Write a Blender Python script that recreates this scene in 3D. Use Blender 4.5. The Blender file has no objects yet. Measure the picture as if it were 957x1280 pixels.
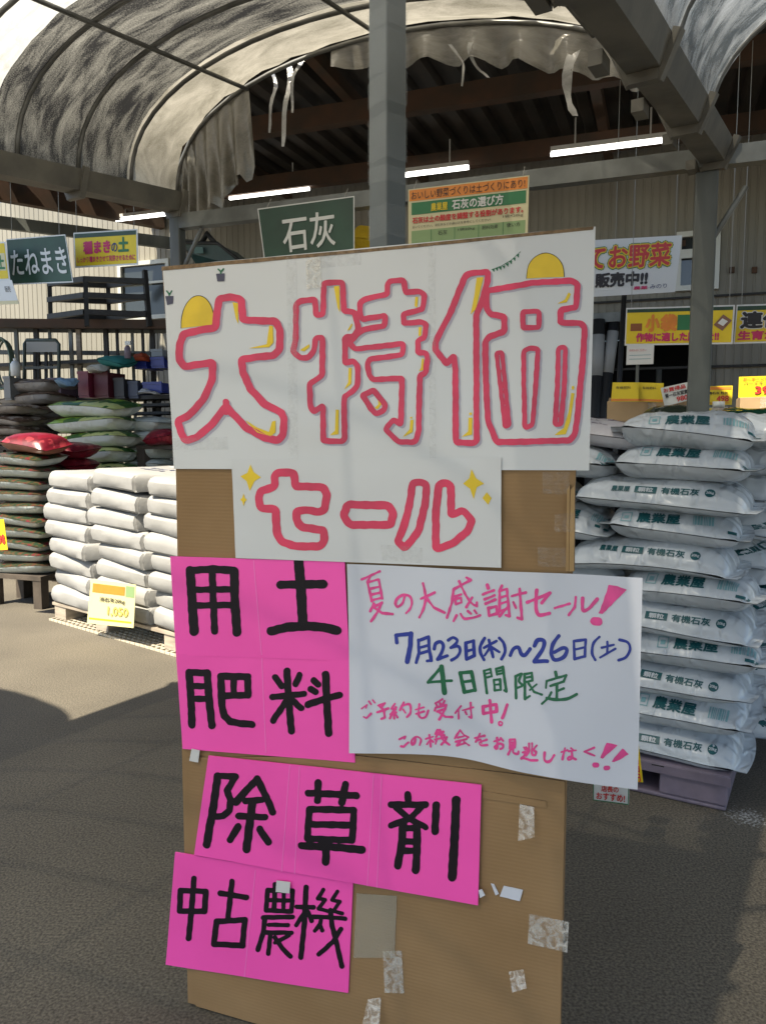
import bpy, bmesh, math, random
import numpy as np
from mathutils import Vector, Matrix, noise
from mathutils.bvhtree import BVHTree

S = bpy.context.scene
COL = S.collection
R = math.radians
PI = math.pi
random.seed(7)

# ------------------------------------------------------------------ camera
CAM_Z, PITCH, FOC = 1.5, R(5.5), 960.0          # photograph is 957 x 1280
cd = bpy.data.cameras.new('camera'); cam = bpy.data.objects.new('camera', cd); COL.objects.link(cam)
cam.location = (0, 0, CAM_Z); cam.rotation_euler = (R(90) - PITCH, 0, 0)
cd.sensor_fit = 'VERTICAL'; cd.angle = 2 * math.atan(640 / FOC); cd.clip_end = 500; cd.clip_start = 0.05
S.camera = cam
# ------------------------------------------------------------------ light
KX, KY = 0.45, 0.50                              # shadow shift per metre of height
sun_dir = Vector((KX, KY, -1)).normalized()
W = bpy.data.worlds.new('World'); S.world = W; W.use_nodes = True
nt = W.node_tree; bg = nt.nodes['Background']
sky = nt.nodes.new('ShaderNodeTexSky'); sky.sky_type = 'NISHITA'; sky.sun_disc = False
sky.sun_elevation = math.asin(-sun_dir.z); sky.sun_rotation = math.atan2(-KX, -KY)
nt.links.new(sky.outputs[0], bg.inputs[0]); bg.inputs[1].default_value = 0.09
sl = bpy.data.lights.new('sun', 'SUN'); sl.energy = 4.2; sl.angle = R(0.6); sl.color = (1, .90, .72)
so = bpy.data.objects.new('sun', sl); COL.objects.link(so)
so.rotation_euler = sun_dir.to_track_quat('-Z', 'Y').to_euler(); so.location = (-4, -5, 9)
S.view_settings.view_transform = 'Standard'; S.view_settings.look = 'None'
S.view_settings.exposure = 1.55; S.view_settings.gamma = 1; S.view_settings.use_curve_mapping = False
S.cycles.max_bounces = 8; S.cycles.transparent_max_bounces = 12

# ------------------------------------------------------------------ projection helpers
CP, SP = math.cos(PITCH), math.sin(PITCH)
CAM = Vector((0, 0, CAM_Z))
def ray(px, py):
    x = (px - 478.5) / FOC; y = (640 - py) / FOC
    return Vector((x, CP + y * SP, y * CP - SP))
def P(px, py, d): return CAM + ray(px, py) * d
def G(px, py, z=0.0):
    r = ray(px, py); return CAM + r * ((z - CAM_Z) / r.z)
def onp(px, py, p0, n):
    r = ray(px, py); return CAM + r * ((Vector(p0) - CAM).dot(n) / r.dot(n))
def yaw(a): return Vector((math.cos(R(a)), -math.sin(R(a)), 0)), Vector((math.sin(R(a)), math.cos(R(a)), 0))
Z = Vector((0, 0, 1))

# ------------------------------------------------------------------ materials
MATS = {}
def mat(name, col, rough=.6, spec=.5, metal=0, var=.0, vscale=8, bump=0, bscale=60, col2=None, stretch=None, coat=0, trans=0):
    if name in MATS: return MATS[name]
    m = bpy.data.materials.new(name); m.use_nodes = True; n = m.node_tree; b = n.nodes['Principled BSDF']
    b.inputs['Base Color'].default_value = (*col, 1); b.inputs['Roughness'].default_value = rough
    b.inputs['Metallic'].default_value = metal; b.inputs['Specular IOR Level'].default_value = spec
    b.inputs['Coat Weight'].default_value = coat; b.inputs['Coat Roughness'].default_value = .12
    tc = n.nodes.new('ShaderNodeTexCoord'); mp = n.nodes.new('ShaderNodeMapping')
    n.links.new(tc.outputs['Object'], mp.inputs[0])
    if stretch: mp.inputs['Scale'].default_value = stretch
    if var or col2:
        t = n.nodes.new('ShaderNodeTexNoise'); t.inputs['Scale'].default_value = vscale; t.inputs['Detail'].default_value = 6
        n.links.new(mp.outputs[0], t.inputs[0])
        rp = n.nodes.new('ShaderNodeValToRGB'); rp.color_ramp.elements[0].position = .35; rp.color_ramp.elements[1].position = .66
        c2 = col2 or tuple(min(1, c * (1 + var)) for c in col); c1 = col if col2 else tuple(c * (1 - var) for c in col)
        rp.color_ramp.elements[0].color = (*c1, 1); rp.color_ramp.elements[1].color = (*c2, 1)
        n.links.new(t.outputs['Fac'], rp.inputs[0]); n.links.new(rp.outputs[0], b.inputs['Base Color'])
    if bump:
        t2 = n.nodes.new('ShaderNodeTexNoise'); t2.inputs['Scale'].default_value = bscale; t2.inputs['Detail'].default_value = 4
        n.links.new(mp.outputs[0], t2.inputs[0]); bp = n.nodes.new('ShaderNodeBump')
        bp.inputs['Strength'].default_value = bump; bp.inputs['Distance'].default_value = .01
        n.links.new(t2.outputs['Fac'], bp.inputs['Height']); n.links.new(bp.outputs[0], b.inputs['Normal'])
    if trans:
        tr = n.nodes.new('ShaderNodeBsdfTransparent'); mx = n.nodes.new('ShaderNodeMixShader'); mx.inputs[0].default_value = trans
        o = n.nodes['Material Output']; n.links.new(b.outputs[0], mx.inputs[1]); n.links.new(tr.outputs[0], mx.inputs[2]); n.links.new(mx.outputs[0], o.inputs[0])
    MATS[name] = m; return m

def film_mat(name, c_lo, c_hi, scale, stretch, lo=.4, hi=.6, clear=0.0, gloss=.12, rough=.25, fine=.22):
    m = bpy.data.materials.new(name); m.use_nodes = True; n = m.node_tree; n.nodes.remove(n.nodes['Principled BSDF'])
    o = n.nodes['Material Output']; tc = n.nodes.new('ShaderNodeTexCoord'); mp = n.nodes.new('ShaderNodeMapping'); mp.inputs['Scale'].default_value = stretch
    n.links.new(tc.outputs['UV'], mp.inputs[0])
    t = n.nodes.new('ShaderNodeTexNoise'); t.inputs['Scale'].default_value = scale; t.inputs['Detail'].default_value = 8; t.inputs['Roughness'].default_value = .65; t.inputs['Distortion'].default_value = .6
    n.links.new(mp.outputs[0], t.inputs[0])
    t2 = n.nodes.new('ShaderNodeTexNoise'); t2.inputs['Scale'].default_value = 140; t2.inputs['Detail'].default_value = 3
    n.links.new(tc.outputs['UV'], t2.inputs[0])
    ad = n.nodes.new('ShaderNodeMath'); ad.operation = 'MULTIPLY_ADD'; ad.inputs[1].default_value = fine
    sb = n.nodes.new('ShaderNodeMath'); sb.operation = 'SUBTRACT'; sb.inputs[1].default_value = fine / 2
    n.links.new(t2.outputs['Fac'], ad.inputs[0]); n.links.new(t.outputs['Fac'], ad.inputs[2]); n.links.new(ad.outputs[0], sb.inputs[0])
    rp = n.nodes.new('ShaderNodeValToRGB'); e = rp.color_ramp.elements
    e[0].position = lo; e[1].position = hi; e[0].color = (*c_lo, 1); e[1].color = (*c_hi, 1)
    n.links.new(sb.outputs[0], rp.inputs[0])
    tl = n.nodes.new('ShaderNodeBsdfTranslucent'); df = n.nodes.new('ShaderNodeBsdfDiffuse'); gl = n.nodes.new('ShaderNodeBsdfGlossy'); gl.inputs['Roughness'].default_value = rough
    n.links.new(rp.outputs[0], tl.inputs[0]); n.links.new(rp.outputs[0], df.inputs[0])
    bp = n.nodes.new('ShaderNodeBump'); bp.inputs['Strength'].default_value = .5; bp.inputs['Distance'].default_value = .02
    n.links.new(t.outputs['Fac'], bp.inputs['Height']); n.links.new(bp.outputs[0], gl.inputs['Normal'])
    m1 = n.nodes.new('ShaderNodeMixShader'); m1.inputs[0].default_value = .4; n.links.new(tl.outputs[0], m1.inputs[1]); n.links.new(df.outputs[0], m1.inputs[2])
    m2 = n.nodes.new('ShaderNodeMixShader'); m2.inputs[0].default_value = gloss; n.links.new(m1.outputs[0], m2.inputs[1]); n.links.new(gl.outputs[0], m2.inputs[2])
    last = m2
    if clear:
        tr = n.nodes.new('ShaderNodeBsdfTransparent'); m3 = n.nodes.new('ShaderNodeMixShader'); m3.inputs[0].default_value = clear
        n.links.new(m2.outputs[0], m3.inputs[1]); n.links.new(tr.outputs[0], m3.inputs[2]); last = m3
    n.links.new(last.outputs[0], o.inputs[0]); return m

def emis(name, col, st):
    m = bpy.data.materials.new(name); m.use_nodes = True; b = m.node_tree.nodes['Principled BSDF']
    b.inputs['Base Color'].default_value = (.8, .8, .8, 1); b.inputs['Emission Color'].default_value = (*col, 1); b.inputs['Emission Strength'].default_value = st; return m

# ------------------------------------------------------------------ object helpers
def new_mesh(name, verts, faces, material, smooth=False, parent=None, uv=None, fmats=None):
    """verts in world space; origin is put at the base centre (or at the parent's origin)."""
    me = bpy.data.meshes.new(name)
    vs = [Vector(v) for v in verts]
    if parent is not None: org = parent.matrix_basis.translation.copy()
    else:
        a = np.array([tuple(v) for v in vs]); mn, mx = a.min(0), a.max(0); org = Vector(((mn[0] + mx[0]) / 2, (mn[1] + mx[1]) / 2, mn[2]))
    me.from_pydata([tuple(v - org) for v in vs], [], faces)
    for m in (material if isinstance(material, (list, tuple)) else [material]): me.materials.append(m)
    if fmats: me.polygons.foreach_set('material_index', fmats)
    if smooth: me.polygons.foreach_set('use_smooth', [True] * len(me.polygons))
    if uv is not None:
        l = me.uv_layers.new(name='UVMap')
        for p in me.polygons:
            for li in p.loop_indices: l.data[li].uv = uv[me.loops[li].vertex_index]
    me.update()
    o = bpy.data.objects.new(name, me); COL.objects.link(o)
    if parent is not None: o.parent = parent
    else: o.location = org
    return o
def local_mesh(name, verts, faces, material, parent, smooth=False, fmats=None):
    me = bpy.data.meshes.new(name); me.from_pydata([tuple(v) for v in verts], [], faces)
    for m in (material if isinstance(material, (list, tuple)) else [material]): me.materials.append(m)
    if fmats: me.polygons.foreach_set('material_index', fmats)
    if smooth: me.polygons.foreach_set('use_smooth', [True] * len(me.polygons))
    me.update(); o = bpy.data.objects.new(name, me); COL.objects.link(o)
    if parent is not None: o.parent = parent
    return o
def tag(o, label, cat, group=None, kind=None):
    if label and len(label.replace('-', ' ').split()) > 16: print('LONG LABEL', len(label.split()), label)
    if label: o['label'] = label
    if cat: o['category'] = cat
    if group: o['group'] = group
    if kind: o['kind'] = kind
    return o
def thing(name, label, cat, loc, group=None, rz=0):
    o = bpy.data.objects.new(name, None); COL.objects.link(o); o.location = loc; o.rotation_euler = (0, 0, rz); o.empty_display_size = .1
    return tag(o, label, cat, group)

class MB:
    def __init__(s): s.v = []; s.f = []; s.m = []
    def add(s, vs, fs, mi=0):
        k = len(s.v); s.v += [Vector(v) for v in vs]; s.f += [tuple(i + k for i in f) for f in fs]; s.m += [mi] * len(fs); return s
    def box(s, c, ax, ay, az, sx, sy, sz, mi=0):
        """centre c, unit axes, full sizes"""
        c = Vector(c); X, Y, Zz = Vector(ax) * sx / 2, Vector(ay) * sy / 2, Vector(az) * sz / 2
        vs = [c + X * i + Y * j + Zz * k for k in (-1, 1) for j in (-1, 1) for i in (-1, 1)]
        return s.add(vs, [(0, 2, 3, 1), (4, 5, 7, 6), (0, 1, 5, 4), (2, 6, 7, 3), (0, 4, 6, 2), (1, 3, 7, 5)], mi)
    def bar(s, a, b, w, h=None, up=Z, mi=0):
        a, b = Vector(a), Vector(b); d = (b - a); L = d.length; d.normalize(); h = h or w
        y = up.cross(d)
        if y.length < 1e-4: y = Vector((0, 1, 0)).cross(d)
        y.normalize(); zz = d.cross(y); return s.box((a + b) / 2, d, y, zz, L, w, h, mi)
    def tube(s, pts, r, n=8, mi=0):
        pts = [Vector(p) for p in pts]; k = len(s.v); N = len(pts)
        for i, p in enumerate(pts):
            d = (pts[min(i + 1, N - 1)] - pts[max(i - 1, 0)]).normalized(); ref = Vector((0.13, .91, .3)) if abs(d.y) < .9 else Vector((1, .1, .1))
            x = d.cross(ref).normalized(); y = d.cross(x); rr = r[i] if isinstance(r, (list, tuple)) else r
            for q in range(n): s.v.append(p + x * rr * math.cos(q * 2 * math.pi / n) + y * rr * math.sin(q * 2 * math.pi / n))
        for i in range(N - 1):
            for q in range(n): s.f.append((k + i * n + q, k + i * n + (q + 1) % n, k + (i + 1) * n + (q + 1) % n, k + (i + 1) * n + q)); s.m.append(mi)
        s.f.append(tuple(k + q for q in reversed(range(n)))); s.f.append(tuple(k + (N - 1) * n + q for q in range(n))); s.m += [mi, mi]
        return s
    def prism(s, poly, dvec, mi=0):
        n = len(poly); vs = [Vector(p) for p in poly] + [Vector(p) + dvec for p in poly]
        return s.add(vs, [tuple(range(n)), tuple(reversed(range(n, 2 * n)))] + [(i, i + n, (i + 1) % n + n, (i + 1) % n) for i in range(n)], mi)
    def build(s, name, m, parent=None, smooth=False):
        return new_mesh(name, s.v, s.f, m, smooth, parent, fmats=s.m if isinstance(m, (list, tuple)) else None)

def bevel(o, w=.004, seg=2):
    b = o.modifiers.new('bevel', 'BEVEL'); b.width = w; b.segments = seg; b.limit_method = 'ANGLE'; b.angle_limit = R(40); return o

# ------------------------------------------------------------------ marker ink: union of strokes as flat faces
def ink(name, strokes, polys, mp, material, parent, res=.6):
    """strokes: [(points, width)], polys: [points] in photo px; mp maps px -> world point"""
    if not strokes and not polys: return None
    allp = [p for s in strokes for p in s[0]] + [p for q in polys for p in q]
    mw = max([s[1] for s in strokes] + [2])
    x0 = min(p[0] for p in allp) - mw; x1 = max(p[0] for p in allp) + mw; y0 = min(p[1] for p in allp) - mw; y1 = max(p[1] for p in allp) + mw
    nx, ny = int((x1 - x0) / res) + 2, int((y1 - y0) / res) + 2
    D = np.full((ny, nx), 9.0)
    def win(a, b, c, d):
        i0 = max(0, int((a - x0) / res)); i1 = min(nx, int((b - x0) / res) + 2); j0 = max(0, int((c - y0) / res)); j1 = min(ny, int((d - y0) / res) + 2)
        X, Y = np.meshgrid(x0 + np.arange(i0, i1) * res, y0 + np.arange(j0, j1) * res); return slice(j0, j1), slice(i0, i1), X, Y
    for pts, w in strokes:
        h = w / 2
        for (ax, ay), (bx, by) in (list(zip(pts[:-1], pts[1:])) or [(pts[0], pts[0])]):
            sj, si, X, Y = win(min(ax, bx) - h - 1, max(ax, bx) + h + 1, min(ay, by) - h - 1, max(ay, by) + h + 1)
            dx, dy = bx - ax, by - ay; L2 = dx * dx + dy * dy or 1e-9
            t = np.clip(((X - ax) * dx + (Y - ay) * dy) / L2, 0, 1)
            d = np.hypot(X - ax - t * dx, Y - ay - t * dy) - h
            D[sj, si] = np.minimum(D[sj, si], d)
    for q in polys:
        xs = [p[0] for p in q]; ys = [p[1] for p in q]
        sj, si, X, Y = win(min(xs) - 2, max(xs) + 2, min(ys) - 2, max(ys) + 2)
        ins = np.zeros(X.shape, bool); dd = np.full(X.shape, 9.0)
        for (ax, ay), (bx, by) in zip(q, q[1:] + q[:1]):
            c = ((ay > Y) != (by > Y)) & (X < (bx - ax) * (Y - ay) / ((by - ay) or 1e-9) + ax); ins ^= c
            dx, dy = bx - ax, by - ay; L2 = dx * dx + dy * dy or 1e-9; t = np.clip(((X - ax) * dx + (Y - ay) * dy) / L2, 0, 1)
            dd = np.minimum(dd, np.hypot(X - ax - t * dx, Y - ay - t * dy))
        D[sj, si] = np.minimum(D[sj, si], np.where(ins, -dd, dd))
    yy, xx = np.mgrid[0:ny, 0:nx] * res; wob = np.sin(xx * .23 + np.sin(yy * .17) * 2) * np.sin(yy * .21 + np.sin(xx * .13) * 2); D = np.where(D < 3, D + wob * min(.45, mw * .045), D)
    rng = np.random.RandomState(3); D = D + (rng.rand(ny, nx) - .5) * .12 * res
    I = D < 0; cnt = I[:-1, :-1].astype(int) + I[1:, :-1] + I[:-1, 1:] + I[1:, 1:]
    V, F = [], []
    def px(i, j): return (x0 + i * res, y0 + j * res)
    for j in range(ny - 1):
        row = cnt[j]; i = 0; nz = np.nonzero(row)[0]; k = 0
        while k < len(nz):
            i = int(nz[k])
            if row[i] == 4:
                e = i
                while k + 1 < len(nz) and nz[k + 1] == e + 1 and row[e + 1] == 4 and e - i < 11: e += 1; k += 1
                b = len(V); V += [px(i, j), px(e + 1, j), px(e + 1, j + 1), px(i, j + 1)]; F.append((b + 3, b + 2, b + 1, b))
            else:
                cs = [(i, j), (i + 1, j), (i + 1, j + 1), (i, j + 1)]; poly = []
                for a in range(4):
                    c, n2 = cs[a], cs[(a + 1) % 4]; da, db = D[c[1], c[0]], D[n2[1], n2[0]]
                    if da < 0: poly.append(px(*c))
                    if (da < 0) != (db < 0):
                        t = da / (da - db); A, B = px(*c), px(*n2); poly.append((A[0] + (B[0] - A[0]) * t, A[1] + (B[1] - A[1]) * t))
                if len(poly) > 2:
                    b = len(V); V += poly; F.append(tuple(reversed(range(b, b + len(poly)))))
            k += 1
    return new_mesh(name, [mp(x, y) for x, y in V], F, material, parent=parent)

def smooth_pts(pts, k=4):
    """Catmull-Rom through the points"""
    if len(pts) < 3: return pts
    out = []; q = [pts[0]] + list(pts) + [pts[-1]]
    for i in range(1, len(q) - 2):
        p0, p1, p2, p3 = q[i - 1], q[i], q[i + 1], q[i + 2]
        for s in range(k):
            t = s / k; out.append(tuple(.5 * ((2 * p1[c]) + (-p0[c] + p2[c]) * t + (2 * p0[c] - 5 * p1[c] + 4 * p2[c] - p3[c]) * t * t + (-p0[c] + 3 * p1[c] - 3 * p2[c] + p3[c]) * t ** 3) for c in (0, 1)))
    out.append(pts[-1]); return out

# ------------------------------------------------------------------ printed text
_tc = {}
def glyphs(txt, bold=0.0):
    key = (txt, bold)
    if key not in _tc:
        c = bpy.data.curves.new('text', 'FONT'); c.body = txt; c.resolution_u = 3
        o = bpy.data.objects.new('text', c); COL.objects.link(o)
        dg = bpy.context.evaluated_depsgraph_get(); m = bpy.data.meshes.new_from_object(o.evaluated_get(dg))
        vs = [(v.co.x, v.co.y) for v in m.vertices]; fs = [tuple(p.vertices) for p in m.polygons]
        bpy.data.objects.remove(o); bpy.data.curves.remove(c); bpy.data.meshes.remove(m)
        a = np.array(vs); mn, mx = a.min(0), a.max(0)
        d = bold; n0 = len(vs); cp = [(0, 0)] if d < .005 else ([(-d, 0), (d, 0), (0, d), (0, -d)] if d < .045 else [(d * math.cos(k * PI / 4), d * math.sin(k * PI / 4)) for k in range(8)])
        vs0, fs0 = vs, fs; vs = [(x + dx, y + dy) for dx, dy in cp for x, y in vs0]; fs = [tuple(i + n0 * k for i in f) for k in range(len(cp)) for f in fs0]; a = np.array(vs0); mn, mx = a.min(0), a.max(0)
        _tc[key] = ([((x - mn[0]) / (mx[0] - mn[0]), (y - mn[1]) / (mx[1] - mn[1])) for x, y in vs], fs, n0)
    return _tc[key]

class Quad:
    """A flat sheet given by its four photo corners on a plane in the place."""
    def __init__(s, tl, tr, br, bl, p0, n):
        s.n = n; s.c = [onp(*q, p0, n) for q in (tl, tr, br, bl)]
    def at(s, u, v, off=0):
        a = s.c[0].lerp(s.c[1], u); b = s.c[3].lerp(s.c[2], u); return a.lerp(b, v) + s.n * off
    def rect(s, u0, v0, u1, v1, off): return [s.at(u0, v1, off), s.at(u1, v1, off), s.at(u1, v0, off), s.at(u0, v0, off)]

# ================================================================== SETTING
def asphalt():
    m = bpy.data.materials.new('asphalt'); m.use_nodes = True; n = m.node_tree; b = n.nodes['Principled BSDF']; b.inputs['Roughness'].default_value = .85
    tc = n.nodes.new('ShaderNodeTexCoord')
    def noise_(sc, det=6):
        t = n.nodes.new('ShaderNodeTexNoise'); t.inputs['Scale'].default_value = sc; t.inputs['Detail'].default_value = det; n.links.new(tc.outputs['Object'], t.inputs[0]); return t
    t1 = noise_(1.1, 9); t2 = noise_(120, 4); vo = n.nodes.new('ShaderNodeTexVoronoi'); vo.inputs['Scale'].default_value = 130; n.links.new(tc.outputs['Object'], vo.inputs[0])
    r1 = n.nodes.new('ShaderNodeValToRGB'); r1.color_ramp.elements[0].color = (.086, .075, .058, 1); r1.color_ramp.elements[1].color = (.135, .118, .090, 1); r1.color_ramp.elements[0].position = .3; r1.color_ramp.elements[1].position = .7
    r2 = n.nodes.new('ShaderNodeValToRGB'); r2.color_ramp.elements[0].color = (.50, .50, .50, 1); r2.color_ramp.elements[1].color = (1.55, 1.55, 1.55, 1); r2.color_ramp.elements[0].position = .33; r2.color_ramp.elements[1].position = .68
    n.links.new(t1.outputs['Fac'], r1.inputs[0]); n.links.new(t2.outputs['Fac'], r2.inputs[0])
    mu = n.nodes.new('ShaderNodeMixRGB'); mu.blend_type = 'MULTIPLY'; mu.inputs[0].default_value = 1; n.links.new(r1.outputs[0], mu.inputs[1]); n.links.new(r2.outputs[0], mu.inputs[2])
    # scattered pale grit, and spilled lime round the pallet corner
    gp = n.nodes.new('ShaderNodeValToRGB'); gp.color_ramp.elements[0].position = .0; gp.color_ramp.elements[0].color = (1, 1, 1, 1); gp.color_ramp.elements[1].position = .16; gp.color_ramp.elements[1].color = (0, 0, 0, 1)
    n.links.new(vo.outputs['Distance'], gp.inputs[0])
    vm = n.nodes.new('ShaderNodeVectorMath'); vm.operation = 'DISTANCE'; c = G(935, 1022); vm.inputs[1].default_value = (c.x, c.y, 0); n.links.new(tc.outputs['Object'], vm.inputs[0])
    mr = n.nodes.new('ShaderNodeMapRange'); mr.inputs[1].default_value = .03; mr.inputs[2].default_value = .30; mr.inputs[3].default_value = 1; mr.inputs[4].default_value = 0; n.links.new(vm.outputs['Value'], mr.inputs[0])
    t3 = noise_(85, 8); ma = n.nodes.new('ShaderNodeMath'); ma.operation = 'MULTIPLY'; n.links.new(mr.outputs[0], ma.inputs[0]); n.links.new(t3.outputs['Fac'], ma.inputs[1])
    st = n.nodes.new('ShaderNodeMapRange'); st.inputs[1].default_value = .44; st.inputs[2].default_value = .60; n.links.new(ma.outputs[0], st.inputs[0])
    s2 = n.nodes.new('ShaderNodeMath'); s2.operation = 'MULTIPLY'; s2.inputs[1].default_value = .25; n.links.new(gp.outputs[0], s2.inputs[0])
    mxx = n.nodes.new('ShaderNodeMath'); mxx.operation = 'MAXIMUM'; n.links.new(st.outputs[0], mxx.inputs[0]); n.links.new(s2.outputs[0], mxx.inputs[1])
    fin = n.nodes.new('ShaderNodeMixRGB'); fin.inputs[2].default_value = (.5, .49, .46, 1); n.links.new(mxx.outputs[0], fin.inputs[0]); n.links.new(mu.outputs[0], fin.inputs[1]); n.links.new(fin.outputs[0], b.inputs['Base Color'])
    bp = n.nodes.new('ShaderNodeBump'); bp.inputs['Strength'].default_value = .6; bp.inputs['Distance'].default_value = .004; n.links.new(t2.outputs['Fac'], bp.inputs['Height']); n.links.new(bp.outputs[0], b.inputs['Normal'])
    return m
g = local_mesh('ground', [(-150, -150, 0), (150, -150, 0), (150, 150, 0), (-150, 150, 0)], [(0, 1, 2, 3)], asphalt(), None)
tag(g, 'dark asphalt yard, dusty and gritty', 'ground', kind='structure')

U, V = yaw(20)                                   # the store front runs along U, V points into it
B0 = Vector((0, 9.5, 0))
NB = -V
def bu(px, py): q = onp(px, py, B0, NB) - B0; return q.dot(U), q.z
def bp_(u, v, z): return B0 + U * u + V * v + Z * z
STEEL = mat('painted_steel', (.075, .085, .08), .5, col2=(.115, .125, .115), vscale=9, bump=.12, bscale=40, stretch=(1, 1, .3))
GALV = mat('galvanised_steel', (.17, .18, .17), .45, metal=.3, var=.25, vscale=6)
RUST = mat('rusty_steel', (.05, .034, .022), .8, col2=(.085, .042, .022), vscale=4)
BLACK = mat('black_steel', (.018, .017, .016), .6, var=.3)
WALL = mat('cream_metal_siding', (.225, .213, .175), .6, var=.13, vscale=2.2, stretch=(1, 1, .12))

# ---- store wall with a dark doorway and windows
store = thing('store_building', 'long store building clad in ribbed cream metal siding behind the sacks', 'building', tuple(B0))
du0, dh = bu(712, 388)[0], 2.75; du1 = bu(878, 430)[0]
def siding(mb, u0, u1, z0, z1, v=0):
    pit = .085; k0 = math.floor(u0 / pit); pr = []
    u = u0
    xs = []
    k = k0
    while k * pit < u1:
        for a, d in ((0, 0), (.055, 0), (.061, .007), (.079, .007)):
            uu = k * pit + a
            if u0 < uu < u1: xs.append((uu, d))
        k += 1
    xs = [(u0, 0)] + xs + [(u1, 0)]
    vs = [bp_(a, v + d, z) for a, d in xs for z in (z0, z1)]
    mb.add(vs, [(2 * i, 2 * i + 2, 2 * i + 3, 2 * i + 1) for i in range(len(xs) - 1)])
m = MB(); siding(m, -16, du0, 0, 4.9); siding(m, du0, du1, dh, 4.9); siding(m, du1, 9, 0, 4.9)
m.build('wall', WALL, store)
m = MB(); DK = mat('dark_interior', (.012, .012, .013), .9)  # near-black colour stands in for the shade inside openings
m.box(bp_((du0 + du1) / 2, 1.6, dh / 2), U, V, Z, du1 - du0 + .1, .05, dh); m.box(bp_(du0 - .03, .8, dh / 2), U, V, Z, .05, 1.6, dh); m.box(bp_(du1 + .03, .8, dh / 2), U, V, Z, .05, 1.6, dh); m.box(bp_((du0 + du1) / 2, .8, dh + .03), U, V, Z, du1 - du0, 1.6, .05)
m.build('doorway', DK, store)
m = MB(); m.box(bp_((du0 + du1) / 2, -.05, dh + .06), U, V, Z, du1 - du0 + .2, .07, .1); m.box(bp_(du1 + .05, -.05, dh / 2), U, V, Z, .07, .07, dh); m.build('door_frame', GALV, store)
FR = mat('aluminium_frame', (.55, .55, .50), .4, metal=.2); GLASS = mat('window_glass', (.03, .035, .035), .08, spec=.6)
def window(x0, y0, x1, y1, red=False):
    u0, z1 = bu(x0, y0); u1, z0 = bu(x1, y1)
    f = MB(); t = .055
    for a, b, c, d in ((u0, z1 - t, u1, z1), (u0, z0, u1, z0 + t), (u0, z0 + t, u0 + t, z1 - t), (u1 - t, z0 + t, u1, z1 - t)):
        f.box(bp_((a + c) / 2, -.03, (b + d) / 2), U, V, Z, c - a, .07, d - b)
    fo = f.build('window', FR, store)
    q = MB(); q.box(bp_((u0 + u1) / 2, -.012, (z0 + z1) / 2), U, V, Z, u1 - u0 - .09, .012, z1 - z0 - .09); p = new_mesh('pane', [v for v in q.v], q.f, GLASS, parent=None)
    p.location -= Vector(store.location); p.parent = store; p.matrix_parent_inverse = Matrix()
    p.parent = fo
    s = MB(); s.box(bp_((u0 + u1) / 2, -.06, z0 + (z1 - z0) * .62), U, V, Z, u1 - u0 - .1, .03, .09 if red else .03); k = s.build('sash_bar', FR, None); k.location -= Vector(store.location); k.parent = fo
window(845, 292, 897, 362, True)
window(150, 330, 216, 398)
# wall conduit and ledge lines
m = MB(); a, z = bu(640, 385); m.bar(bp_(.6, -.03, z), bp_(8, -.03, z), .02); a, z = bu(900, 448); m.bar(bp_(2.6, -.03, 2.25), bp_(8, -.03, 2.25), .025); m.build('conduit', BLACK, store)
for (x, y) in ((853, 305), (914, 338), (942, 338)):
    a, z = bu(x, y); m = MB(); m.box(bp_(a, -.02, z), U, V, Z, .05, .03, .06); m.build('wall_bracket', RUST, store)

# ---- canopy roof in front of the store
can = thing('store_canopy', 'dark steel canopy roof with rusty rafters hanging over the store front', 'canopy roof', tuple(bp_(0, -2, 4.2)))
SHEET = mat('dark_corrugated_roof', (.022, .019, .016), .8, col2=(.042, .032, .024), vscale=2.5)
m = MB(); pit = .24; k = -27
while k * pit < 9:
    u0 = k * pit; vb = min(-.02, (u0 + 3.1) * 1.59) if u0 < -3.1 else -.02; vf = -5.2 if u0 < -2 else -4.72
    if vb > vf + .1:
        zz = lambda v: 4.62 + .03 * v
        vs = []
        for a, dz in ((0, 0), (.10, 0), (.13, .06), (.21, .06), (.24, 0)): vs += [bp_(u0 + a, vf, zz(vf) + dz), bp_(u0 + a, vb, zz(vb) + dz)]
        m.add(vs, [(2 * i, 2 * i + 1, 2 * i + 3, 2 * i + 2) for i in range(4)])
    k += 1
m.build('roof_sheet', SHEET, can)
for v in (-3.9, -2.35, -.9):
    m = MB(); m.bar(bp_(-3.0 if v > -2 else -4.2, v, 4.36), bp_(9, v, 4.36), .11, .17); m.build('girder', RUST, can)
for u in (-3.3, -1.2, .55, 2.6, 4.8, 7):
    m = MB(); m.bar(bp_(u, -4.1, 4.50), bp_(u, -.1, 4.50), .09, .11); m.build('rafter', RUST, can)
m = MB(); m.bar(bp_(-5.6, -4.0, 4.42), bp_(-3.1, -.03, 4.42), .12, .3); m.build('edge_beam', RUST, can)
m = MB(); m.bar(bp_(-5.6, -3.2, 4.05), bp_(-2.6, .3 - .35, 4.0), .07, .14); m.build('side_beam', STEEL, can)

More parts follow.
